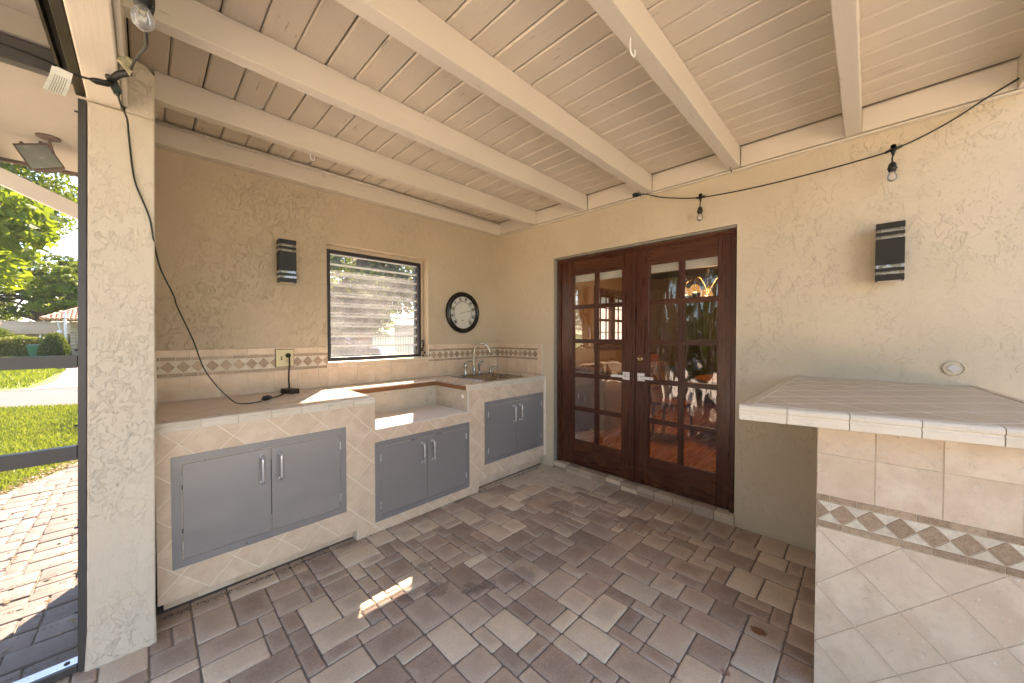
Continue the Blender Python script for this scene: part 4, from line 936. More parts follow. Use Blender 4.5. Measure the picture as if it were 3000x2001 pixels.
cp = [(-0.062, 2.035, 2.305), (-0.055, 2.12, 2.300), (-0.042, 2.23, 2.300), (-0.039, 2.281, 2.252), (-0.031, 2.283, 2.13), (-0.021, 2.283, 2.05), (0.003, 2.283, 1.972), (0.022, 2.283, 1.90), (0.034, 2.30, 1.797), (0.056, 2.38, 1.698), (0.104, 2.50, 1.587), (0.118, 2.54, 1.534), (0.185, 2.66, 1.362), (0.236, 2.76, 1.199), (0.305, 2.84, 1.075), (0.372, 2.80, 0.985), (0.405, 2.765, 0.9665), (0.461, 2.735, 0.9655), (0.510, 2.775, 0.9655), (0.533, 2.800, 0.9680)]
MB().tube(smooth_path(cp, 6), 0.0034, 8).build('cable', M['cordgreen'], t, smooth=True)
MB().tube([(0.528, 2.797, 0.972), (0.540, 2.808, 0.976), (0.560, 2.828, 0.976), (0.580, 2.848, 0.974), (0.594, 2.862, 0.970)], [0.007, 0.016, 0.017, 0.013, 0.006], 12).build('socket', M['rubber'], t, smooth=True)
MB().tube(smooth_path([(0.592, 2.860, 0.970), (0.625, 2.895, 0.966), (0.665, 2.945, 0.966), (0.695, 2.975, 0.974)], 5), 0.0046, 8).build('lead', M['rubber'], t, smooth=True)

# ================================================================== string lights
def pendant(t, top, s=1.0, dirx=(0, 0)):
    x, y, z = top
    MB().tube(smooth_path([(x, y, z), (x + .003, y + .003, z - .022 * s), (x - .001, y + .002, z - .042 * s)], 4), 0.0038 * s, 8).build('drop_cable', M['rubber'], t, smooth=True)
    b = z - 0.040 * s
    MB().lathe([(0.006 * s, 0), (0.012 * s, -.006 * s), (0.0165 * s, -.016 * s), (0.0175 * s, -.030 * s), (0.0200 * s, -.032 * s), (0.0200 * s, -.038 * s), (0.0165 * s, -.041 * s), (0.0160 * s, -.052 * s)], (x - .001, y + .002, b), (0, 0, 1), 18).build('socket', M['rubber'], t, smooth=True)
    q = b - 0.050 * s
    bl = MB().lathe([(0.012 * s, 0), (0.013 * s, -.008 * s), (0.0195 * s, -.022 * s), (0.0215 * s, -.034 * s), (0.0190 * s, -.047 * s), (0.010 * s, -.056 * s), (0.0005, -.058 * s)], (x - .001, y + .002, q), (0, 0, 1), 20).build('bulb', M['bulb'], t, smooth=True)
    MB().tube([(x - .006, y + .002, q + .002), (x - .007, y + .002, q - .024 * s), (x + .004, y + .002, q - .026 * s), (x + .003, y + .002, q + .002)], 0.0010 * s, 6).build('filament', M['brass'], bl)
t = thing('string_light', 'black string light cable sagging along the door wall with two clear bulbs', 'string light', (2.93, 0.5, 2.4))
XS = 2.935
cp = [(XS, 1.385, 2.570), (XS, 1.33, 2.560), (XS, 1.20, 2.500), (XS, 1.05, 2.452), (XS, 0.905, 2.420), (XS, 0.70, 2.402), (XS, 0.45, 2.395), (XS, 0.205, 2.399), (XS, 0.0, 2.408), (XS, -0.09, 2.420), (XS, -0.198, 2.452), (XS, -0.30, 2.497), (XS, -0.42, 2.568), (XS - .01, -0.60, 2.66)]
MB().tube(smooth_path(cp, 6), 0.0042, 8).build('cable', M['rubber'], t, smooth=True)
MB().tube([(XS, 1.378, 2.566), (XS, 1.395, 2.574), (XS, 1.420, 2.580), (XS, 1.440, 2.578)], [0.006, 0.015, 0.018, 0.014], 12).build('end_cap', M['rubber'], t, smooth=True)
MB().tube(smooth_path([(XS, 1.372, 2.545), (XS, 1.378, 2.585), (XS, 1.384, 2.600)], 3), 0.0016, 6).build('tie', M['black'], t)
Bx('paper_tag', M['paper_y'], t, XS - .003, XS - .002, 1.296, 1.318, 2.505, 2.548)
for y, z in ((0.905, 2.420), (-0.09, 2.420)):
    MB().tube([(XS, y - .034, z + (.008 if y < 0 else -.003)), (XS, y - .012, z + .002), (XS, y + .012, z), (XS, y + .034, z - (.008 if y < 0 else -.004))], [0.0065, 0.009, 0.009, 0.0065], 8).build('tee', M['rubber'], t, smooth=True)
    m = MB().lathe([(0.0095, -.003), (0.0125, -.003), (0.0125, .003), (0.0095, .003), (0.0095, -.003)], (XS, y, z + .017), (1, 0, 0), 12); m.build('loop', M['rubber'], t, smooth=True)
    MB().tube([(XS, y, z + .004), (XS, y, z - .020), (XS, y, z - .034)], [0.016, 0.008, 0.0045], 8).build('neck', M['rubber'], t, smooth=True)
    pendant(t, (XS, y + .001, z - .028))
t = thing('string_light', 'black string light at upper left with paper tags and a large clear bulb', 'string light', (-0.1, 1.9, 2.33))
cpl = [(-1.6, 1.75, 2.42), (-0.9, 1.82, 2.325), (-0.5, 1.87, 2.285), (-0.30, 1.90, 2.282), (-0.246, 1.92, 2.289), (-0.197, 1.95, 2.293), (-0.163, 1.97, 2.294), (-0.123, 1.99, 2.305), (-0.10, 2.0, 2.312)]
MB().tube(smooth_path(cpl, 6), 0.0036, 8).build('cable', M['rubber'], t, smooth=True)
MB().tube(smooth_path([(a, b + .012, c_ + .007) for a, b, c_ in cpl[:6]], 6), 0.0030, 8).build('cable', M['rubber'], t, smooth=True)
MB().tube([(-0.125, 1.99, 2.304), (-0.115, 1.995, 2.307), (-0.088, 2.003, 2.315), (-0.078, 2.005, 2.322)], [0.006, 0.0105, 0.0115, 0.010], 10).build('connector', M['rubber'], t, smooth=True)
MB().tube([(-0.080, 2.002, 2.330), (-0.055, 1.975, 2.350), (-0.030, 1.945, 2.354), (-0.026, 1.935, 2.354)], [0.010, 0.0115, 0.011, 0.006], 10).build('connector', M['rubber'], t, smooth=True)
P_ = [(-0.093, 2.012, 2.352), (-0.070, 2.012, 2.366), (-0.049, 2.022, 2.314), (-0.071, 2.022, 2.300)]
MB().prism(P_, (0, 0.022, 0)).build('plug_block', M['cordgreen'], t, bevel=0.002)
MB().tube([(-0.062, 2.03, 2.312), (-0.061, 2.035, 2.295)], [0.008, 0.005], 8).build('cord_grip', M['cordgreen'], t, smooth=True)
MB().tube(smooth_path([(-0.026, 1.935, 2.354), (-0.013, 1.80, 2.330), (0.004, 1.55, 2.235), (0.012, 1.38, 2.165), (0.012, 1.30, 2.160), (0.024, 1.268, 2.20), (0.020, 1.245, 2.245), (0.010, 1.230, 2.262)], 6), 0.0040, 8).build('cable', M['rubber'], t, smooth=True)
pendant(t, (0.0070, 1.225, 2.256), 0.98)
def tagpaper(pts, mat, mark):
    """pts: top-left, top-right, bottom-right, bottom-left; a limp paper tag with printed lines"""
    a, b, c_, d = (Vector(p) for p in pts); n = 8; vs = []; fs = []
    nrm = (b - a).cross(d - a).normalized()
    for k in range(n + 1):
        v_ = k / n; bend = nrm * (0.010 * math.sin(v_ * 4.2))
        for u in (0, 0.5, 1.0): vs.append((a.lerp(b, u)).lerp(d.lerp(c_, u), v_) + bend)
    for k in range(n):
        for q in (0, 1): fs.append((3 * k + q, 3 * k + q + 1, 3 * k + 4 + q, 3 * k + 3 + q))
    o = MB().add(vs, fs).build('paper_tag', M[mat], t); md = o.modifiers.new('s', 'SOLIDIFY'); md.thickness = 0.0006
    vs = []; fs = []
    for j in range(mark):
        u0 = 0.22 + 0.66 * j / mark; u1 = u0 + 0.035
        for k in range(2, n):
            v0_, v1_ = k / n, (k + 0.9) / n; i = len(vs)
            for u, v_ in ((u0, v0_), (u1, v0_), (u1, v1_), (u0, v1_)):
                p = a.lerp(b, u).lerp(d.lerp(c_, u), v_) + nrm * (0.010 * math.sin(v_ * 4.2)); p = p + (Vector((0, 0, 1.39)) - p).normalized() * 0.0016; vs.append(p)
            fs.append((i, i + 1, i + 2, i + 3))
    MB().add(vs, fs).build('print_lines', M['mortar'], o)
tagpaper([(-0.206, 1.947, 2.293), (-0.162, 1.950, 2.285), (-0.179, 1.95, 2.197), (-0.226, 1.95, 2.203)], 'paper', 6)
tagpaper([(-0.051, 1.90, 2.394), (-0.064, 1.90, 2.363), (-0.027, 1.90, 2.326), (-0.012, 1.90, 2.366)], 'paper_y', 6)

# floodlight --------------------------------------------------------
t = thing('floodlight', 'rusty square floodlight tilted under the soffit outside the screen', 'floodlight', (-0.36, 3.2, 2.455))
q = [Vector(p) for p in ((-0.483, 3.25, 2.407), (-0.366, 3.25, 2.452), (-0.300, 3.19, 2.318), (-0.415, 3.19, 2.268))]
nn = (q[1] - q[0]).cross(q[3] - q[0]).normalized()
if nn.y > 0: nn = -nn
cc = sum(q, Vector()) / 4
outer = [cc + (p - cc) * 1.0 for p in q]; inner = [cc + (p - cc) * 0.90 - nn * 0.0 for p in q]; back = [cc + (p - cc) * 0.8 - nn * 0.040 + Vector((0.008, 0, 0.008)) for p in q]; deep = [cc + (p - cc) * 0.42 - nn * 0.085 + Vector((0.02, 0, 0.006)) for p in q]
fr = [p + nn * 0.004 for p in outer]; fi = [p + nn * 0.004 for p in inner]
vs = fr + fi + inner + outer + back + deep; fs = []
for k in range(4):
    j = (k + 1) % 4; fs += [(k, j, 4 + j, 4 + k), (4 + k, 4 + j, 8 + j, 8 + k), (k, j, 12 + j, 12 + k), (12 + k, 12 + j, 16 + j, 16 + k), (16 + k, 16 + j, 20 + j, 20 + k)]
fs += [(20, 21, 22, 23)]
MB().add(vs, fs).build('housing', M['rust'], t)
MB().prism([p + nn * 0.0005 for p in inner], -nn * 0.004).build('lens', M['lens'], t)
MB().tube([(-0.345, 3.24, 2.395), (-0.350, 3.17, 2.430), (-0.352, 3.15, 2.4545)], 0.007, 8).lathe([(0.045, 0), (0.044, -0.006), (0.02, -0.010)], (-0.352, 3.15, 2.4545), (0, 0, 1), 14).build('bracket', M['rust'], t)
for p in (q[0].lerp(q[1], 0.25), q[0].lerp(q[1], 0.8)): MB().lathe([(0.008, 0), (0.007, 0.012)], p + Vector((0, 0, -0.001)), (0, 0, 1), 8).build('clamp', M['rust'], t)

# round blank plate on the wall above the bar --------------------------
t = thing('round_wall_cover', 'small round painted cover with a diamond centre on the wall just above the bar', 'wall cover', (WB, -0.327, 1.212))
MB().lathe([(0.040, 0), (0.040, 0.007), (0.036, 0.009), (0.034, 0.004), (0.0, 0.0045)], (WB, -0.327, 1.212), (-1, 0, 0), 32).build('disc', M['stucco_b'], t, smooth=False)
MB().prism([(WB - .0045, -0.327 - .026, 1.212), (WB - .0045, -0.327, 1.212 - .024), (WB - .0045, -0.327 + .026, 1.212), (WB - .0045, -0.327, 1.212 + .024)], (-0.005, 0, 0)).build('diamond', M['pale_paint'], t)

# ================================================================== french doors
df = thing('door_frame', 'dark mahogany frame round the french doors', 'door frame', (3.04, 1.48, 0.07))
Y0, Y1 = 0.686, 2.308; ZT = 2.158; ZB = 0.073
Bx('jamb', M['door_z'], df, 3.022, 3.140, Y1 - 0.024, Y1, ZB, ZT, bevel=0.002); Bx('jamb', M['door_z'], df, 3.022, 3.140, Y0, Y0 + 0.024, ZB, ZT, bevel=0.002)
Bx('head', M['door_y'], df, 3.022, 3.140, Y0 + 0.0245, Y1 - 0.0245, ZT - 0.020, ZT, bevel=0.002)
Bx('stop_bead', M['door_y'], df, 3.030, 3.044, Y0 + 0.0250, Y1 - 0.0250, ZT - 0.032, ZT - 0.0205, bevel=0.003)
Bx('stop_bead', M['door_z'], df, 3.030, 3.044, Y1 - 0.034, Y1 - 0.0245, ZB, ZT - 0.0325, bevel=0.003); Bx('stop_bead', M['door_z'], df, 3.030, 3.044, Y0 + 0.0245, Y0 + 0.034, ZB, ZT - 0.0325, bevel=0.003)
def leaf(y0, y1, cols, glass, label, hinge_y, lever_y, lever_dir):
    t = thing('french_door', label, 'door', (DX, (y0 + y1) / 2, ZB)); x0, x1 = DX, DX + 0.042
    zb, zt = ZB + 0.004, ZT - 0.0215; gz0, gz1 = 0.322, 1.993
    lo = min(min(c_) for c_ in cols); hi = max(max(c_) for c_ in cols)
    Bx('stile', M['door_z'], t, x0, x1, y0, lo - 0.0005, zb, zt, bevel=0.003); Bx('stile', M['door_z'], t, x0, x1, hi + 0.0005, y1, zb, zt, bevel=0.003)
    Bx('top_rail', M['door_y'], t, x0 + .001, x1 - .001, lo, hi, gz1, zt - .001, bevel=0.002); Bx('bottom_rail', M['door_y'], t, x0 + .001, x1 - .001, lo, hi, zb + .001, gz0, bevel=0.002)
    pit = (gz1 - gz0 + 0.030) / 5
    rows = [(gz0 + k * pit, gz0 + (k + 1) * pit - 0.030) for k in range(5)]
    def mun(name, mat, a, b, c_, d, vert):
        w = 0.009; m = MB(); m.box(x0 + 0.010, x1 - 0.010, a, b, c_, d)
        if vert: m.box(x0 + .002, x0 + .0095, a + w, b - w, c_, d)
        else: m.box(x0 + .002, x0 + .0095, a, b, c_ + w, d - w)
        return m.build(name, M[mat], t, bevel=0.0015)
    for k in range(4): mun('muntin', 'door_y', lo, hi, rows[k][1], rows[k + 1][0], False)
    ym0, ym1 = sorted([cols[0][1], cols[1][0]]) if cols[0][0] < cols[1][0] else sorted([cols[1][1], cols[0][0]])
    for k in range(5): mun('muntin', 'door_z', ym0, ym1, rows[k][0] + .0005, rows[k][1] - .0005, True)
    for a, b in cols:
        for k in range(5):
            r0, r1 = rows[k]; xg = x0 + 0.021
            off = wloc(t); me = bpy.data.meshes.new('pane'); tw = [random.uniform(-0.0008, 0.0008) for _ in range(4)]
            me.from_pydata([(xg + tw[i] - off.x, yy - off.y, zz - off.z) for i, (yy, zz) in enumerate(((a, r0), (b, r0), (b, r1), (a, r1)))], [], [(0, 1, 2, 3)]); me.materials.append(M[glass])
            o = bpy.data.objects.new('pane', me); COL.objects.link(o); o.parent = t
            w = 0.006; m = MB(); m.box(x0 + .008, x0 + .0195, a, b, r0, r0 + w).box(x0 + .008, x0 + .0195, a, b, r1 - w, r1).box(x0 + .008, x0 + .0195, a, a + w, r0 + w, r1 - w).box(x0 + .008, x0 + .0195, b - w, b, r0 + w, r1 - w)
            m.build('glazing_bead', M['door_y'], t)
    m = MB().box(x1 + .004, x1 + .045, lo - .03, hi + .03, 1.925, 2.02); m.build('blind_headrail', M['white'], t)
    for zc in (1.86, 1.03, 0.34): MB().tube([(x0 - .004, hinge_y, zc - .05), (x0 - .004, hinge_y, zc + .05)], 0.007, 8).build('hinge', M['hinge'], t)
    h = Bx('handle_plate', M['lever'], t, x0 - .008, x0 - .0003, lever_y - .033, lever_y + .033, 0.985, 1.054, bevel=0.0015)
    MB().tube([(x0 - .008, lever_y, 1.019), (x0 - .048, lever_y, 1.019)], 0.009, 10).build('spindle', M['lever'], h)
    a, b = sorted([lever_y - lever_dir * 0.010, lever_y + lever_dir * 0.125])
    Bx('lever', M['lever'], h, x0 - .056, x0 - .042, a, b, 1.007, 1.030, bevel=0.002)
    return t
dl = leaf(1.476, Y1 - 0.026, [(1.5945, 1.8435), (1.8785, 2.1285)], 'glass', 'left leaf of the mahogany french doors, reflecting the counter', Y1 - 0.030, 1.549, 1)
dr = leaf(Y0 + 0.026, 1.4725, [(0.8095, 1.0605), (1.0955, 1.3445)], 'glass_wavy', 'right leaf of the mahogany french doors, with the brass deadbolt', Y0 + 0.030, 1.409, -1)
MB().lathe([(0.028, 0), (0.027, 0.006), (0.020, 0.012), (0.017, 0.013), (0.0155, 0.010)], (DX, 1.421, 1.179), (-1, 0, 0), 24).build('deadbolt', M['brass'], dr, smooth=True)
Bx('astragal', M['door_z'], dr, DX - 0.012, DX - 0.0005, 1.4655, 1.4835, ZB + .006, ZT - .036, bevel=0.003)
# step ---------------------------------------------------------------
st = thing('door_step', 'two-layer step of grey pavers below the french doors', 'step', (3.03, 1.48, 0))
y = 2.322; k = 0
def stepblock(name, a, b, z0, z1, x0):
    m = MB(); m.box(x0, 3.155, a, b, z0, z1); return m.build(name, M['step_paver'], st, bevel=0.004)
while y > 0.70:
    e = max(y - 0.1515, 0.672)
    stepblock('base_paver', e + .0022, y - .0022, -0.01, 0.0325, 2.9795 + random.uniform(-.002, .002)); stepblock('cap_paver', e + .0025, y - .0025, 0.0335, 0.0700 + random.uniform(-.0015, .001), 2.974 + random.uniform(-.003, .003)); y -= 0.1515

# ================================================================== tiled bar
bar = thing('tiled_bar', 'raised cream tiled bar with moulded edge and brown mosaic band at the right', 'bar counter', (2.3, 0, 0))
TZ = 1.124
A_ = (1.567, 0.342); Bq = (2.992, 0.342); Cq = (2.992, -0.414); Dq = (2.50, -0.463); Eq = (1.745, -0.54); F_ = (1.708, -0.284)
poly = [A_, Bq, Cq, Dq, Eq, F_]
MB().prism([(x + (0.014 if x < 2.9 else 0), y, TZ - 0.052) for x, y in [(A_[0], A_[1] - .012), (2.992, A_[1] - .012), (2.992, Cq[1] + .012), (Dq[0], Dq[1] + .012), (Eq[0], Eq[1] + .012), F_]], (0, 0, 0.0497)).build('bar_slab', M['grout'], bar)
def clip_convex(pl, cv):
    for i in range(len(cv)):
        a, b = cv[i], cv[(i + 1) % len(cv)]; out = []
        def sd(p): return (b[0] - a[0]) * (p[1] - a[1]) - (b[1] - a[1]) * (p[0] - a[0])
        for k in range(len(pl)):
            p, q_ = pl[k], pl[(k + 1) % len(pl)]; sp_, sq = sd(p), sd(q_)
            if sp_ <= 0: out.append(p)
            if (sp_ <= 0) != (sq <= 0): t_ = sp_ / (sp_ - sq); out.append((p[0] + (q_[0] - p[0]) * t_, p[1] + (q_[1] - p[1]) * t_))
        pl = out
        if len(pl) < 3: return []
    return pl
ins = [(1.613, 0.307), (2.985, 0.307), (2.985, -0.374), (2.50, -0.42), (1.785, -0.497), (1.752, -0.284)]
for sh in diamonds(2.108, 0.312, 0.226, 0.226, (1.5, 3.0), (-0.6, 0.4), 0.0050):
    q = clip_convex(list(sh), ins)
    if len(q) >= 3 and area(q) > 2e-4: MB().prism([(*p, TZ - 0.0092) for p in q], (0, 0, 0.0075)).build('top_tile', M['tile_top'], bar)
def edge_run(p0, p1, w, first, outv, name='edge_tile', mat='edge_tile', dep=0.040):
    p0 = Vector((*p0, 0)); p1 = Vector((*p1, 0)); L = (p1 - p0).length; d = (p1 - p0) / L; s = 0; nx = first
    while s < L - 0.004:
        e = min(nx, L); edge_profile(name, M[mat], bar, (p0 + d * (s + .0012))[:2], (p0 + d * (e - .0012))[:2], outv, TZ + 0.0015, 0.056, dep); s = e; nx = e + w
dvec = (Vector((*F_, 0)) - Vector((*A_, 0))).normalized(); outn = (dvec.y, -dvec.x)
edge_run(A_, F_, 0.1665, 0.145, outn); d2 = (Vector((*Eq, 0)) - Vector((*F_, 0))).normalized(); edge_run(F_, Eq, 0.1665, 0.1665, (d2.y, -d2.x))
# flat border tiles along the left and right ends
for x0_, x1_ in rowtiles(1.600, 2.99, 0.1665): Bx('border_tile', M['tile_top'], bar, x0_, x1_, 0.309, 0.3415, TZ - 0.045, TZ - 0.0005, bevel=0.002)
edge_run(Cq, Dq, 0.1665, 0.1665, (0.1, -0.995), 'border_tile', 'tile_top', 0.036); edge_run(Dq, Eq, 0.1665, 0.1665, (0.1, -0.995), 'border_tile', 'tile_top', 0.036)
# base cabinet body, faces turned 4 degrees
th = R(4); bu = Vector((math.sin(th), -math.cos(th), 0)); bn = Vector((-math.cos(th), -math.sin(th), 0)); bc = Vector((1.828, 0.1335, 0))
def E_(u, v): p = bc + bu * u + bn * 0.0; return (p.x, p.y, v)
L_ = 0.62
MB().prism([bc - bn * .0025 + bu * .004, Vector((2.992, 0.130, 0)), Vector((2.992, -0.36, 0)), bc + bu * L_ - bn * .0025], (0, 0, TZ - 0.054)).build('bar_core', M['grout_bar'], bar)
vec = -bn * 0.0095
R1 = [(0.0, L_, 0.0, 0.645)]
tiles(bar, 'tile', 'tile_bar', diamonds(0.0, 0.417, 0.2256, 0.2256, (0, L_), (0, 0.645), 0.0018), R1, E_, vec)
sq = []
for z0_, z1_ in ((0.7745, 0.9335), (0.9335, 1.0715)):
    for k in range(4): a, b = k * 0.1598, min((k + 1) * 0.1598, L_); sq.append([(a + .0018, z0_ + .0018), (b - .0018, z0_ + .0018), (b - .0018, z1_ - .0018), (a + .0018, z1_ - .0018)])
tiles(bar, 'tile', 'tile_bar', sq, [(0, L_, 0, 1.08)], E_, vec)
band(bar, 0.0, L_, E_, vec, 0.6465, 0.7735, 0.0747, 0.0754, 0.0255)
# side facing the doors (plain tiles)
for k in range(8):
    for z0_, z1_ in ((0.0, 0.17), (0.17, 0.34), (0.34, 0.51), (0.51, 0.68), (0.68, 0.85), (0.85, 1.07)):
        a = 1.830 + k * 0.15; b = min(a + 0.15, 2.99); Bx('side_tile', M['tile_bar'], bar, a + .0015, b - .0015, 0.131, 0.1345, z0_ + .0015, z1_ - .0015)

# ================================================================== room behind the doors
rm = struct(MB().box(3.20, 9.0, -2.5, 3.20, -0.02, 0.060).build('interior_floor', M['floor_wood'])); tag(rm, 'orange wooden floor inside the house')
m0 = MB()
for i in range(28):
    w = 0.09
    for (xa, xb) in ((3.202, 5.0 + (i % 3) * .5), (5.002 + (i % 3) * .5, 8.9)):
        pass
pl0 = None
for i in range(40):
    yy = -0.6 + i * 0.092
    if yy > 3.0: break
    if pl0 is None: pl0 = Bx('floorboard', M['floor_wood'], rm, 3.205, 8.9, 0.0012, 0.0905, 0.0605, 0.0705, bevel=0.001); pl0.location = (0, yy, 0)
    else: copy_of(pl0, (0, yy, 0), rm)
m = MB(); XI0, XI1 = 5.25, 6.42
m.box(WB + 0.3, XI0, WA, WA + .16, -0.02, 2.6).box(XI1, 9.0, WA, WA + .16, -0.02, 2.6).box(XI0, XI1, WA, WA + .16, -0.02, 1.20).box(XI0, XI1, WA, WA + .16, 2.08, 2.6)
m.box(9.0, 9.15, -2.5, WA + .16, -0.02, 2.6).box(WB + .17, 9.0, -2.65, -2.5, -0.02, 2.6)
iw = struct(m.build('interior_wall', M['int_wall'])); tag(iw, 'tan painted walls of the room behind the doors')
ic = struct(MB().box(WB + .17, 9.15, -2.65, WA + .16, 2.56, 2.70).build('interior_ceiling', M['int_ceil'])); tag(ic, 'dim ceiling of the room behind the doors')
Bx('inner_lining', M['int_wall'], iw, WB + .171, WB + .19, -2.5, 0.60, 0.06, 2.56)
iwn = thing('interior_window', 'brown sash window seen through the left door leaf', 'window', (5.8, WA, 1.2))
m = MB(); m.box(XI0 - .09, XI0, WA - .02, WA - .001, 1.10, 2.18).box(XI1, XI1 + .09, WA - .02, WA - .001, 1.10, 2.18).box(XI0, XI1, WA - .02, WA - .001, 2.08, 2.18).box(XI0 - .1, XI1 + .1, WA - .05, WA - .001, 1.14, 1.198); m.build('casing', M['trim_wood'], iwn)
half = (XI0 + XI1) / 2
for a, b in ((XI0 + .001, half - .03), (half + .03, XI1 - .001)):
    m = MB(); m.box(a, a + .035, WA + .02, WA + .06, 1.20, 2.08).box(b - .035, b, WA + .02, WA + .06, 1.20, 2.08).box(a + .035, b - .035, WA + .02, WA + .06, 1.20, 1.245).box(a + .035, b - .035, WA + .02, WA + .06, 2.035, 2.08).box(a + .035, b - .035, WA + .02, WA + .06, 1.62, 1.665)
    for q_ in (1, 2): xx = a + (b - a) * q_ / 3; m.box(xx - .007, xx + .007, WA + .03, WA + .05, 1.245, 2.035)
    for zz in (1.43, 1.85): m.box(a + .035, b - .035, WA + .031, WA + .049, zz - .007, zz + .007)
    m.build('sash', M['trim_wood'], iwn)
Bx('mullion', M['trim_wood'], iwn, half - .03, half + .03, WA + .0, WA + .10, 1.20, 2.08)
me = MB().box(XI0, XI1, WA + .10, WA + .103, 1.20, 2.08).build('frosted_pane', glass_mat('frosted_pane', 0, (1, 1, 1), 1.0, 5, 0.8), iwn)
# kitchen cabinets, peninsula, table, chair, chandelier
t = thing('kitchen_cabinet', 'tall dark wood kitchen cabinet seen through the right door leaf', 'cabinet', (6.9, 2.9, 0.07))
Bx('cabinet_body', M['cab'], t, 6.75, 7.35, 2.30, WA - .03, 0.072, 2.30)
for a, b in ((2.32, 2.72), (2.74, 3.14)):
    for z0_, z1_ in ((0.15, 0.95), (1.0, 1.6), (1.62, 2.25)):
        Bx('cabinet_door', M['cab'], t, 6.725, 6.748, a, b, z0_, z1_, bevel=0.004); Bx('raised_panel', M['cab'], t, 6.712, 6.7245, a + .07, b - .07, z0_ + .07, z1_ - .07, bevel=0.006)
MB().prism([(6.66, 2.22, 2.42), (6.66, 2.22, 2.38), (6.75, 2.22, 2.28), (7.35, 2.22, 2.28), (7.35, 2.22, 2.42)], (0, 0.94, 0)).build('crown_moulding', M['cab'], t)
t = thing('wall_cabinet', 'dark wood cabinets set back beside the tall kitchen cabinet', 'cabinet', (8.0, 1.8, 0.07))
Bx('cabinet_body', M['cab'], t, 7.6, 8.4, 1.35, 2.295, 0.072, 2.15)
for a, b in ((1.37, 1.80), (1.82, 2.27)):
    for z0_, z1_ in ((0.15, 0.95), (1.0, 2.1)): Bx('cabinet_door', M['cab'], t, 7.575, 7.598, a, b, z0_, z1_, bevel=0.004); Bx('raised_panel', M['cab'], t, 7.562, 7.5745, a + .07, b - .07, z0_ + .07, z1_ - .07, bevel=0.006)
t = thing('kitchen_peninsula', 'tan peninsula counter inside below the brown sash window', 'counter', (5.2, 2.7, 0.07))
Bx('peninsula_body', M['int_wall'], t, 4.4, 6.6, 2.55, 3.1, 0.072, 0.86); Bx('peninsula_top', M['raw_wood'], t, 4.34, 6.66, 2.45, 3.15, 0.861, 0.90, bevel=0.006)
t = thing('dining_chair', 'orange wooden dining chair behind the right door leaf', 'chair', (4.75, 1.78, 0.07))
cx, cy = 4.75, 1.78
Bx('seat', M['chair'], t, cx - .21, cx + .21, cy - .21, cy + .21, 0.50, 0.535, bevel=0.01)
for sx in (-1, 1):
    for sy in (-1, 1): MB().tube([(cx + sx * .18, cy + sy * .18, 0.072), (cx + sx * .17, cy + sy * .17, 0.499)], [0.014, 0.02], 8).build('leg', M['chair'], t)
    MB().tube([(cx + sx * .19, cy + .19, 0.53), (cx + sx * .20, cy + .24, 0.85), (cx + sx * .21, cy + .29, 1.12)], [0.018, 0.018, 0.015], 8).build('back_post', M['chair'], t)
MB().box(cx - .22, cx + .22, cy + .27, cy + .292, 1.02, 1.13).build('crest_rail', M['chair'], t, bevel=0.006); MB().box(cx - .19, cx + .19, cy + .215, cy + .23, 0.66, 0.70).build('lower_rail', M['chair'], t)
for s in (-1, 1): MB().tube([(cx - s * .17, cy + .225, 0.70), (cx + s * .17, cy + .275, 1.02)], 0.011, 6).build('cross_slat', M['chair'], t)
t = thing('dining_table', 'round wooden dining table under the lit chandelier', 'table', (5.2, 1.15, 0.07))
MB().lathe([(0.55, 0.79), (0.56, 0.80), (0.56, 0.82), (0.55, 0.83)], (5.3, 1.1, 0), (0, 0, 1), 40).build('tabletop', M['chair'], t)
MB().lathe([(0.30, 0.072), (0.28, 0.11), (0.06, 0.16), (0.05, 0.5), (0.09, 0.70), (0.05, 0.788)], (5.3, 1.1, 0), (0, 0, 1), 24).build('pedestal', M['cab'], t, smooth=True)
t = thing('chandelier', 'lit brass chandelier with amber glass shades seen through the right door leaf', 'chandelier', (5.2, 1.50, 2.55))
X_, Y_ = 5.2, 1.50
MB().tube([(X_, Y_, 2.558), (X_, Y_, 2.25)], 0.006, 6).build('chain', M['brass'], t)
MB().lathe([(0.012, 2.25), (0.03, 2.20), (0.018, 2.12), (0.035, 2.03), (0.02, 1.95), (0.005, 1.91)], (X_, Y_, 0), (0, 0, 1), 16).build('stem', M['brass'], t, smooth=True)
for k in range(5):
    a = R(72 * k + 20); dx, dy = math.cos(a), math.sin(a)
    P_ = [(X_ + dx * r_, Y_ + dy * r_, z) for r_, z in ((0.02, 1.97), (0.10, 2.06), (0.18, 2.13), (0.26, 2.11), (0.28, 2.03))]
    MB().tube(smooth_path(P_, 4), 0.007, 6).build('arm', M['brass'], t, smooth=True)
    c_ = (X_ + dx * .28, Y_ + dy * .28, 0)
    sh = MB().lathe([(0.03, 2.03), (0.055, 2.00), (0.078, 1.955), (0.085, 1.93), (0.083, 1.93), (0.076, 1.955), (0.052, 1.998), (0.02, 2.02)], c_, (0, 0, 1), 20).build('shade', M['shade'], t, smooth=True)
    MB().lathe([(0.01, 1.99), (0.028, 1.965), (0.03, 1.945), (0.015, 1.925)], c_, (0, 0, 1), 12).build('light_bulb', M['lit'], sh, smooth=True)
for k in range(2):
    ld = bpy.data.lights.new('chandelier_light', 'POINT'); ld.energy = 3.0; ld.color = (1.0, 0.72, 0.42); ld.shadow_soft_size = 0.12
    lo = bpy.data.objects.new('chandelier_light', ld); COL.objects.link(lo); lo.parent = t; lo.location = (0.1 - 0.3 * k, 0.1 - 0.25 * k, 1.85 - 2.55)

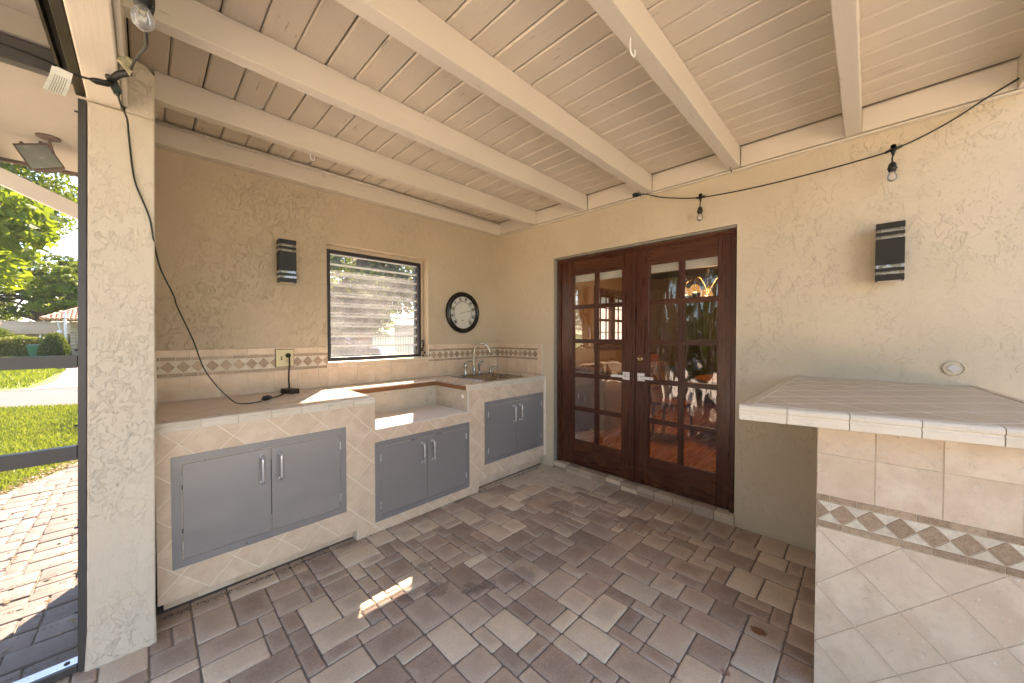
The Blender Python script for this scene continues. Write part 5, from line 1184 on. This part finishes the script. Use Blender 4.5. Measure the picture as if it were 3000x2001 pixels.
# ================================================================== garden: trees, hedge, neighbours
def leafy(name, mat, parent, clumps, per, size, asp=0.38, droop=0.3, seed=1):
    g = np.random.default_rng(seed); P = []; 
    for (cx, cy, cz, rx, rz) in clumps:
        d = g.normal(0, 1, (per, 3)); d /= np.linalg.norm(d, axis=1)[:, None]; rad = g.uniform(0.35, 1.0, per) ** 0.5
        P.append(np.stack([cx + d[:, 0] * rx * rad, cy + d[:, 1] * rx * rad, cz + d[:, 2] * rz * rad], 1))
    P = np.concatenate(P); n = len(P); L = size * g.uniform(0.6, 1.25, n)
    A = g.normal(0, 1, (n, 3)); A[:, 2] -= droop * 1.5; A /= np.linalg.norm(A, axis=1)[:, None]
    Q = g.normal(0, 1, (n, 3)); Bv = np.cross(A, Q); Bv /= np.linalg.norm(Bv, axis=1)[:, None]
    return quads(name, P, A * L[:, None] * 0.5, Bv * L[:, None] * 0.5 * asp, mat, parent)
def limbs(root, base, top, r0, ends, seed=3):
    rr_ = random.Random(seed); b = Vector(base); t_ = Vector(top)
    pts = [b.lerp(t_, k / 5) + Vector((rr_.uniform(-.12, .12), rr_.uniform(-.12, .12), 0)) * (t_ - b).length * 0.12 for k in range(6)]; pts[0] = b
    MB().tube(smooth_path(pts, 3), [r0 * (1.25 - 0.75 * k / 15) for k in range(16)], 10).build('trunk', M['bark'], root, smooth=True)
    m = MB()
    for e in ends:
        e = Vector(e); s = pts[rr_.choice([2, 3, 4, 5])]; mid = s.lerp(e, .5) + Vector((0, 0, (e - s).length * .12))
        m.tube(smooth_path([s, mid, e], 4), [r0 * .45 * (1 - .085 * k) for k in range(9)], 6)
    m.build('branches', M['bark'], root, smooth=True)
def tree(label, base, height, spread, zlow, mat, n_cl, per, size, rcl, seed, flat=1.0, asp=0.4, group=None, cl_extra=(), r0=0.2):
    rr_ = random.Random(seed); t = thing('tree', label, 'tree', base, group); cl = list(cl_extra)
    for k in range(n_cl):
        a = rr_.uniform(0, 6.283); q_ = rr_.uniform(0.15, 1) ** 0.6 * spread; f = q_ / spread
        z = zlow + (height - zlow) * (rr_.uniform(0.0, 1.0) * (1 - 0.55 * f * f) + 0.08)
        cl.append((base[0] + math.cos(a) * q_, base[1] + math.sin(a) * q_, z, rcl * rr_.uniform(.6, 1.2), rcl * rr_.uniform(.45, .9) * flat))
    limbs(t, base, (base[0], base[1], zlow + (height - zlow) * .45), r0, [c[:3] for c in cl[::max(1, len(cl) // 26)]], seed)
    leafy('crown', M[mat], t, cl, per, size, asp, 0.3, seed); return t
# big-leaved tree close by on the left
ex = []
rr_ = random.Random(5)
for k in range(80):
    y_ = rr_.uniform(9.6, 12.5); f = rr_.uniform(-0.26, -0.124); sl_ = rr_.uniform(0.05, 0.24); z = 1.39 + y_ * sl_
    if sl_ < 0.07 + max(0, f + 0.168) * 1.5 + 0.02: continue
    ex.append((f * y_, y_, z, 0.34, 0.26))
tree('tree with large yellow-green leaves hanging close at the left edge', (-3.6, 11.6, -0.07), 5.2, 1.5, 2.0, 'leaf_big', 26, 75, 0.20, 0.42, 21, 1.0, 0.42, cl_extra=ex, r0=0.16)
# finer-leaved tree behind it, reaching over to the right under the brace
ex = []
for k in range(120):
    y_ = rr_.uniform(19, 23.5); u = rr_.uniform(-0.30, -0.085); hi = 0.43 ; lo_ = 0.175 + max(0, (u + 0.135)) * 1.2
    zz = rr_.uniform(lo_, hi); 
    ex.append((u * y_, y_, 1.39 + y_ * zz, 0.62, 0.42))
tree('tall fine-leaved tree filling the sky under the soffit', (-5.2, 21.5, -0.07), 9.5, 3.2, 4.6, 'leaf_mid', 60, 190, 0.17, 0.75, 22, 0.8, 0.5, cl_extra=ex, r0=0.28)
tree('broad spreading tree with flat dark crown behind the thatched roof', (-10.2, 84, 0), 13.5, 7.6, 3.6, 'leaf_dark', 150, 230, 0.42, 1.35, 23, 0.55, 0.6, r0=0.6)
tree('broad pale green tree standing right behind the stone house', (-5.0, 74, 0), 11.8, 5.2, 4.0, 'leaf_mid', 90, 230, 0.38, 1.2, 24, 0.6, 0.6, r0=0.45)
tree('hazy low tree at the left edge behind the thatched roof', (-20, 92, 0), 9.5, 6.0, 2.2, 'leaf_mid', 90, 170, 0.42, 1.3, 25, 0.8, 0.6, r0=0.45)
tree('dark leafy tree shading the view through the louvred window', (6.1, 14.2, -0.07), 7.5, 4.6, 2.1, 'leaf_dark', 210, 260, 0.16, 0.62, 26, 0.9, 0.5, r0=0.32, cl_extra=[(rr_.uniform(3.4, 6.6), rr_.uniform(12.2, 15), rr_.uniform(1.9, 3.2), .5, .35) for _ in range(40)])
for i, (x, y, w_) in enumerate(((7.4, 24.5, 2.2), (10.2, 26.5, 2.4), (12.5, 29.5, 2.6))):
    tree(('dense shrubby tree behind the parked car, seen through the left louvres', 'dense shrubby tree behind the white fence, seen through the middle louvres', 'dense shrubby tree behind the pale house, seen through the right louvres')[i], (x, y, -0.07), 5.6, w_, 0.4, 'leaf_dark', 70, 150, 0.22, 0.8, 60 + i, 0.9, 0.5, r0=0.2)
# trees seen only as reflections in the door glass
for i, (x, y, h_, lab) in enumerate(((-9.5, 7.5, 6.5, 'bushy tree reflected in the door glass, nearest the lane'), (-12, 1.5, 7.5, 'bushy tree reflected in the door glass, left of the patio'), (-9.0, -6.5, 6.8, 'bushy tree reflected in the door glass, behind the patio'), (1.5, -13, 7.0, 'bushy tree reflected in the door glass, farthest behind'))):
    tree(lab, (x, y, -0.07), h_, 3.2, 0.9, 'leaf_mid', 60, 110, 0.26, 0.95, 40 + i, 0.9, 0.5, r0=0.22)
gq = np.random.default_rng(77); nq = 30000; bx_ = -9.0 + gq.normal(0, .35, nq); by_ = gq.uniform(-9, 9, nq); bz_ = gq.uniform(0, 2.3, nq) + .15 * np.sin(by_ * 3)
A = gq.normal(0, 1, (nq, 3)); A /= np.linalg.norm(A, axis=1)[:, None]; Bv = np.cross(A, gq.normal(0, 1, (nq, 3))); Bv /= np.linalg.norm(Bv, axis=1)[:, None]
t = thing('hedge', 'tall loose hedge left of the deck, seen only reflected in the door glass', 'hedge', (-9, 0, 0)); quads('foliage', np.stack([bx_, by_, bz_], 1), A * .10, Bv * .05, M['leaf_mid'], t)
# porch posts on the open left side
for y_ in (1.9, -0.72):
    o = MB().box(-1.25, -1.10, y_ - .08, y_ + .08, -0.01, 2.6).build('porch_post', M['pale_paint'], None, bevel=0.008); tag(o, 'square porch post reflected in the door glass, %s' % ('nearer the screen' if y_ > 0 else 'farther from the screen'), 'post')
# hedge
hx = RNG.uniform(-9.5, -3.5, 26000); hy = RNG.uniform(40.6, 42, 26000); hz = RNG.uniform(-0.05, 1.30, 26000) + 0.07 * np.sin(hx * 5) + 0.05 * np.sin(hx * 11.3)
A = RNG.normal(0, 1, (26000, 3)); A /= np.linalg.norm(A, axis=1)[:, None]; Q = RNG.normal(0, 1, (26000, 3)); Bv = np.cross(A, Q); Bv /= np.linalg.norm(Bv, axis=1)[:, None]
t = thing('hedge', 'clipped yellow-green hedge in front of the thatched roof', 'hedge', (-6.5, 41, 0)); quads('foliage', np.stack([hx, hy, hz], 1), A * .06, Bv * .035, M['hedge'], t)
MB().box(-9.4, -3.6, 41.0, 41.8, -0.07, 1.15).build('hedge_core', M['leaf_dark'], t)
def bush(name, label, c, r_, n, size, mat, seed):
    t = thing(name, label, 'bush', (c[0], c[1], 0)); g = np.random.default_rng(seed)
    d = g.normal(0, 1, (n, 3)); d /= np.linalg.norm(d, axis=1)[:, None]; d[:, 2] = np.abs(d[:, 2]) ; rad = g.uniform(0.5, 1.05, n)[:, None]
    P = np.array([c[0], c[1], c[2]]) + d * rad * np.array([r_[0], r_[1], r_[2]])
    A = d + g.normal(0, .5, (n, 3)); A /= np.linalg.norm(A, axis=1)[:, None]; Bv = np.cross(A, g.normal(0, 1, (n, 3))); Bv /= np.linalg.norm(Bv, axis=1)[:, None]
    quads('foliage', P, A * size, Bv * size * .22, M[mat], t); return t
bush('palm_bush', 'dark bushy palm shrub beside the green bin', (-3.93, 35.6, -0.05), (0.58, 0.6, 1.50), 9000, 0.16, 'leaf_dark', 51)
bush('small_tree', 'round dark shrub behind the hedge at the left edge', (-10.6, 60, 0.9), (1.6, 1.2, 1.3), 5000, 0.16, 'leaf_dark', 52)
# green bin
t = thing('wheelie_bin', 'green plastic wheelie bin by the palm shrub', 'bin', (-4.72, 37.0, 0))
MB().add([(-5.02, 36.7, -.05), (-4.5, 36.7, -.05), (-4.5, 37.2, -.05), (-5.02, 37.2, -.05), (-5.10, 36.62, .72), (-4.42, 36.62, .72), (-4.42, 37.3, .72), (-5.10, 37.3, .72)], [(0, 3, 2, 1), (4, 5, 6, 7), (0, 1, 5, 4), (1, 2, 6, 5), (2, 3, 7, 6), (3, 0, 4, 7)]).build('bin_body', M['bin'], t, bevel=0.02)
MB().prism([(-5.13, 36.58, .722), (-4.39, 36.58, .722), (-4.42, 36.62, .80), (-5.10, 36.62, .80)], (0, 0.75, 0)).build('lid', M['bin'], t, bevel=0.02)
# thatched roof
t = thing('thatched_hut', 'long thatched roof hut behind the hedge', 'hut', (-9, 71, 0))
vs = []; fs = []; nx = 60
prof = [(69.0, 1.55), (69.6, 2.0), (70.6, 2.55), (71.6, 2.95), (72.0, 3.05), (72.4, 2.95), (75, 1.6)]
for i in range(nx + 1):
    x = -17 + 12.2 * i / nx; jz = random.uniform(-.05, .05)
    for k, (y_, z) in enumerate(prof): vs.append((x, y_, z + jz * (1 if k in (0, 4) else .5)))
for i in range(nx):
    for k in range(len(prof) - 1): a = i * len(prof) + k; fs.append((a, a + 1, a + 1 + len(prof), a + len(prof)))
MB().add(vs, fs).build('thatch_roof', M['thatch'], t)
nT = 9000; tx = RNG.uniform(-17, -4.8, nT); tt = RNG.uniform(0, 1, nT); ty = 69.0 + 3.0 * tt; tz = 1.55 + 1.5 * tt ** 0.8
quads('straw', np.stack([tx, ty - .05, tz + .02], 1), np.stack([RNG.normal(0, .03, nT), -np.full(nT, .12), -np.full(nT, .09)], 1), np.stack([np.full(nT, .02), np.zeros(nT), RNG.normal(0, .005, nT)], 1), M['thatch'], t)
for k in range(12): MB().box(-16.9 + k * 1.02, -16.8 + k * 1.02, 71.6, 72.2, 2.98, 3.22).build('ridge_peg', M['render'], t)
for k in range(7): MB().box(-16.4 + k * 1.9, -16.25 + k * 1.9, 69.5, 69.65, -.05, 1.62).build('post', M['vinyl'], t)
Bx('back_wall', M['stone'], t, -16.8, -5, 73.5, 73.7, -.05, 1.7)
# stone house with clay tiles
t = thing('stone_house', 'stone house corner with a clay tile roof beyond the driveway', 'house', (-2.5, 38, 0))
Bx('wall', M['grout'], t, -3.52, 2.6, 38.02, 42, -.07, 2.30)
zc = 0.0; random.seed(3)
row = 0
while zc < 2.26:
    hh = random.uniform(0.16, 0.26); xx = -3.55
    while xx < 0.5:
        ww = random.uniform(0.16, 0.40); a = [random.uniform(-.015, .015) for _ in range(8)]
        m = MB().prism([(xx + .012 + a[0], 37.97, zc + .012 + a[1]), (xx + ww - .012 + a[2], 37.97, zc + .012 + a[3]), (xx + ww - .012 + a[4], 37.97, min(zc + hh, 2.28) - .012 + a[5]), (xx + .012 + a[6], 37.97, min(zc + hh, 2.28) - .012 + a[7])], (0, .045, 0))
        if xx < -1.9: m.build('stone', M['stone'], t, bevel=0.012)
        xx += ww
    zc += hh
Bx('eave_board', M['raw_wood'], t, -4.45, 2.6, 37.35, 37.6, 2.30, 2.42)
rf = MB().add([(-4.6, 37.2, 2.42), (3, 37.2, 2.42), (3, 40.5, 3.9), (-2.0, 40.5, 3.9), (-4.6, 42.5, 2.42)], [(0, 1, 2, 3), (0, 3, 4)]).build('roof', M['roof_tile'], t)
for k in range(26):
    x = -4.55 + k * 0.20
    if x > 0.2: break
    L = min(2.2, (x + 4.7) * 1.25)
    for q_ in range(int(L / 0.30) + 1):
        y_ = 37.15 + q_ * .30; z = 2.44 + q_ * .30 * .448
        MB().tube([(x, y_, z), (x, y_ + .34, z + .34 * .448 - .02)], [0.095, 0.075], 8).build('clay_tile', M['roof_tile'], rf)
for q_ in range(8): 
    p = Vector((-4.6, 37.2, 2.46)).lerp(Vector((-2.0, 40.5, 3.95)), q_ / 8); p2 = Vector((-4.6, 37.2, 2.46)).lerp(Vector((-2.0, 40.5, 3.95)), (q_ + 1.1) / 8)
    MB().tube([p, p2], [0.13, 0.10], 8).build('hip_tile', M['roof_tile'], rf)
# pole with hanging bell
t = thing('pole', 'grey metal pole with a hanging rope and bell by the stone house', 'pole', (-3.62, 37.2, 0))
MB().tube([(-3.62, 37.2, -.05), (-3.66, 37.2, 2.85)], 0.07, 10).build('shaft', M['pale_paint'], t, smooth=True)
MB().tube(smooth_path([(-3.98, 37.2, 2.35), (-3.88, 37.2, 1.75), (-3.70, 37.2, .95)], 5), 0.025, 6).build('rope', M['vinyl'], t)
MB().lathe([(0.02, 0.1), (0.10, 0.06), (0.11, -0.06), (0.03, -0.1)], (-3.88, 37.15, 1.62), (0, 1, 0), 14).build('disc', M['vinyl'], t, smooth=True)
MB().tube([(-3.88, 37.1, 1.55), (-3.88, 37.1, 0.92)], 0.014, 6).lathe([(0.01, .06), (0.05, 0), (0.06, -.03)], (-3.88, 37.1, 0.90), (0, 0, 1), 10).build('bell', M['vinyl'], t)
# seen through the louvres: fence, house, car
t = thing('picket_fence', 'white vinyl fence seen through the louvred window', 'fence', (11, 20.5, 0))
a0 = Vector((9.2, 22.0, 0)); a1 = Vector((15.5, 15.7, 0)); nP = 58; dd = (a1 - a0).normalized(); nn_ = Vector((dd.y, -dd.x, 0))
pk = None
for k in range(nP):
    p = a0.lerp(a1, k / nP)
    if pk is None:
        pk = MB().prism([p, p + dd * .11, p + dd * .11 + nn_ * .025, p + nn_ * .025], (0, 0, 1.30)).build('picket', M['vinyl'], t); p00 = p
    else: copy_of(pk, p - p00, t)
for z in (0.25, 1.30): MB().prism([a0 - nn_ * .03, a1 - nn_ * .03, a1 - nn_ * .001, a0 - nn_ * .001], (0, 0, .09)).build('rail', M['vinyl'], t).location.z += z
t = thing('neighbour_house', 'pale house with a low gable seen through the louvred window', 'house', (17, 27, 0))
MB().prism([(15.0, 29.0, -.05), (22, 22, -.05), (26, 27, -.05), (19, 34, -.05)], (0, 0, 2.35)).build('wall', M['render'], t)
MB().add([(14.7, 29.2, 2.3), (22.2, 21.8, 2.3), (26.2, 27, 2.3), (18.8, 34.5, 2.3), (19.2, 30, 3.6), (22.8, 26, 3.6)], [(0, 1, 5, 4), (1, 2, 5), (2, 3, 4, 5), (3, 0, 4)]).build('roof', M['render'], t)
MB().prism([(17.0, 26.95, 1.0), (17.5, 26.45, 1.0), (17.5, 26.45, 1.6), (17.0, 26.95, 1.6)], (-.02, -.02, 0)).build('window', M['car_glass'], t)
t = thing('parked_car', 'dark parked car glimpsed through the bottom louvres', 'car', (5.0, 13.2, 0))
dc = Vector((0.70, -0.71, 0)); nc = Vector((0.71, 0.70, 0)); oc = Vector((4.5, 13.95, 0))
def cp_(u, z): return oc + dc * u + Vector((0, 0, z))
body = [(-2.2, .30), (-2.25, .62), (-1.9, .80), (-1.2, .90), (-.6, 1.28), (.7, 1.30), (1.3, .95), (2.0, .88), (2.15, .6), (2.1, .30)]
MB().prism([cp_(u, z) for u, z in body], nc * 1.7).build('body', M['car'], t, bevel=0.05)
MB().prism([cp_(u, z) for u, z in ((-1.05, .93), (-.55, 1.22), (.62, 1.23), (1.12, .95))], -nc * 0.012).build('side_window', M['car_glass'], t)
for u in (-1.35, 1.35): MB().lathe([(0.31, 0), (0.31, 0.2), (0.2, 0.21)], cp_(u, .26) - nc * .01, nc, 20).build('wheel', M['rubber'], t)
